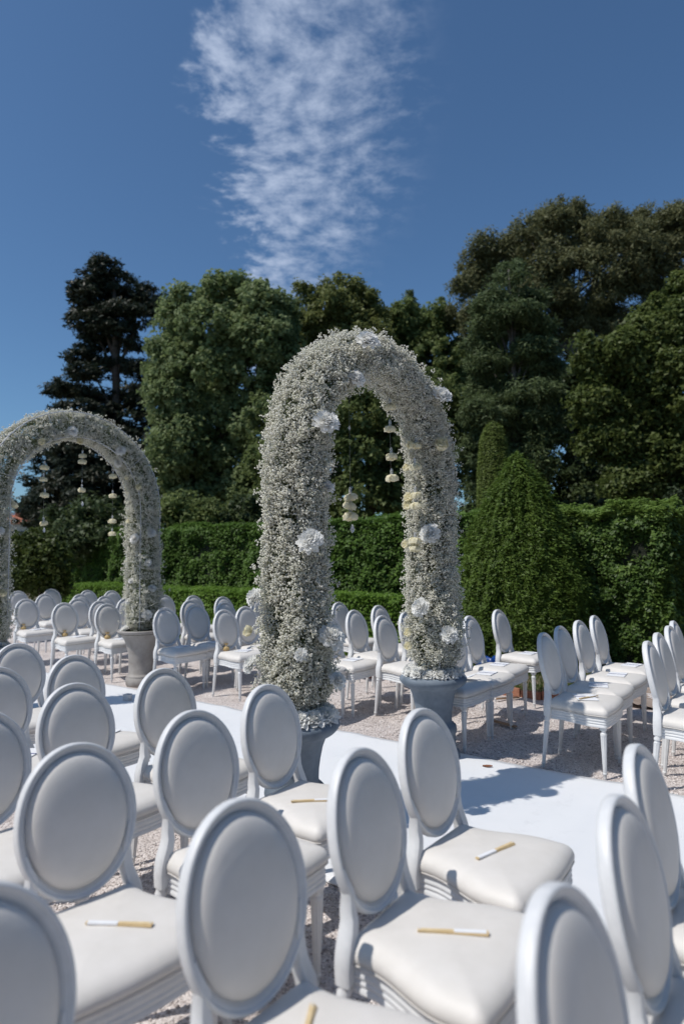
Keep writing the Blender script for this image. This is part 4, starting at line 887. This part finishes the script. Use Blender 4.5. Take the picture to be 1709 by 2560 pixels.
for i, (x, y, z, r_) in enumerate([(-7.06, 4.67, 2.97, .076), (-7.08, 4.96, 2.53, .069), (-7.04, 5.12, 1.95, .072), (-7.15, 4.95, 1.88, .083), (-7.03, 5.14, 1.24, .060), (-7.05, 5.07, .91, .083), (-7.24, 4.93, 1.08, .052), (-7.05, 4.02, 3.12, .073), (-7.06, 3.65, 2.94, .072),
     (-7.13, 4.17, 3.04, .066), (-7.15, 4.70, 2.83, .072), (-7.16, 4.84, 2.65, .048), (-7.25, 4.93, 2.10, .049), (-7.04, 3.26, 1.26, .069), (-7.03, 3.21, 1.93, .061), (-7.16, 3.40, 2.21, .078), (-7.04, 5.08, 1.57, .055), (-7.20, 4.94, 1.34, .048)]):
    add_bloom(r2, b2, (x, y, z), snap_axis((x, y, z), *A2)+np.array([-.03, -.08, .12]), r_, i in {1, 8, 9, 11, 12, 13, 15})
# rings of white blooms lying in the urns
def wreath(x, y, z, angs, rr__, br, label):
    root = empty('bloom_wreath', (x, y, z), 0, label, 'flowers')
    for a in angs:
        add_bloom(root, (0, 0, 0), (rr__*math.cos(a), rr__*math.sin(a), .012+random.uniform(0, .012)), (math.cos(a)*.6-.15, math.sin(a)*.6-.25, 1.25), br*random.uniform(.92, 1.15))
wreath(-2.67, 4.67, .668, [R(a) for a in (-150, -122, -96, -70, -44, -18, 12, -172)], .195, .082, 'ring of white blooms lying around the foot of the arch in the far urn')
wreath(-2.64, 2.95, .668, [R(a) for a in (-66, -40, -15, 12, 38, 66)], .195, .090, 'cluster of white blooms in the near urn behind the chairs')
wreath(-7.22, 5.12, .705, [R(a) for a in (-140, -115, -160)], .21, .075, 'few white blooms on the left side of the beige urn')
wreath(-7.22, 3.16, .705, [R(a) for a in (-30, 0, 30, 60, -60)], .21, .07, 'small white blooms at the foot of the left arch leg')
# hanging strings of roses
def strand(x, y, ztop, items, label):
    root = empty('hanging_rose_string', (x, y, ztop), 0, label, 'flower string', 'strings of cream roses hanging in the arches')
    zb = min(z for z, k, dy in items)
    mb = MB(); mb.tube([(0, 0, 0), (0, 0, zb-ztop)], .0007, 6); put('thread', mb.mesh('thread'), MAT['thread'], root)
    for z, k, dy in items:
        if k == 'r': 
            o = add_bloom(root, (0, 0, 0), (0, dy, z-ztop+.02), (random.uniform(-.2, .2), random.uniform(-.2, .2), -1), .070*random.uniform(.9, 1.1), True, 'rose')
            o.scale = (o.scale[0]*1.22, o.scale[1]*1.22, o.scale[2]*.95)
            mb = MB(); mb.lathe([(.001, .085), (.008, .075), (.011, .06), (.009, .045), (.02, .02)], 10, cap=False); c_ = put('calyx', mb.mesh('calyx'), MAT['crystal'], root, (0, dy, z-ztop-.01))
        else:
            mb = MB(); s_ = .016 if k == 'c' else .009; mb.lathe([(.0005, s_*2.4), (s_*.6, s_*1.2), (s_, 0), (s_*.55, -s_*1.1), (.0005, -s_*1.6)], 8, cap=False); put('crystal', mb.mesh('crystal', False), MAT['crystal'], root, (0, dy, z-ztop))
strand(-2.64, 4.045, 2.90, [(2.75, 'r', 0), (2.58, 'r', 0), (2.37, 'r', .01), (2.21, 'r', .01)], 'string of four spaced cream roses right of centre in the tall arch')
strand(-2.64, 3.535, 2.85, [(2.51, 'b', 0), (2.03, 'r', 0), (1.97, 'r', 0), (1.90, 'r', 0), (1.81, 'c', .02)], 'string ending in three stacked cream roses and a crystal in the tall arch')
strand(-2.60, 4.33, 2.72, [(2.49, 'r', .03), (2.32, 'r', 0), (2.095, 'r', 0), (2.015, 'r', 0), (1.737, 'r', -.02), (1.68, 'r', -.02)], 'string of cream roses hanging against the right leg of the tall arch')
strand(-7.25, 3.80, 2.98, [(2.69, 'r', 0), (2.55, 'r', -.01), (2.37, 'r', .01), (2.04, 'r', 0), (1.96, 'c', .01)], 'leftmost rose string in the left arch, four cream roses')
strand(-7.25, 4.27, 3.02, [(2.88, 'r', 0), (2.81, 'r', 0), (2.57, 'b', 0), (2.46, 'r', 0), (2.29, 'c', .01)], 'middle rose string in the left arch with a crystal at its end')
strand(-7.25, 4.69, 2.90, [(2.67, 'r', 0), (2.42, 'r', 0), (2.10, 'r', 0), (1.94, 'r', 0)], 'right rose string in the left arch, close to its right leg')
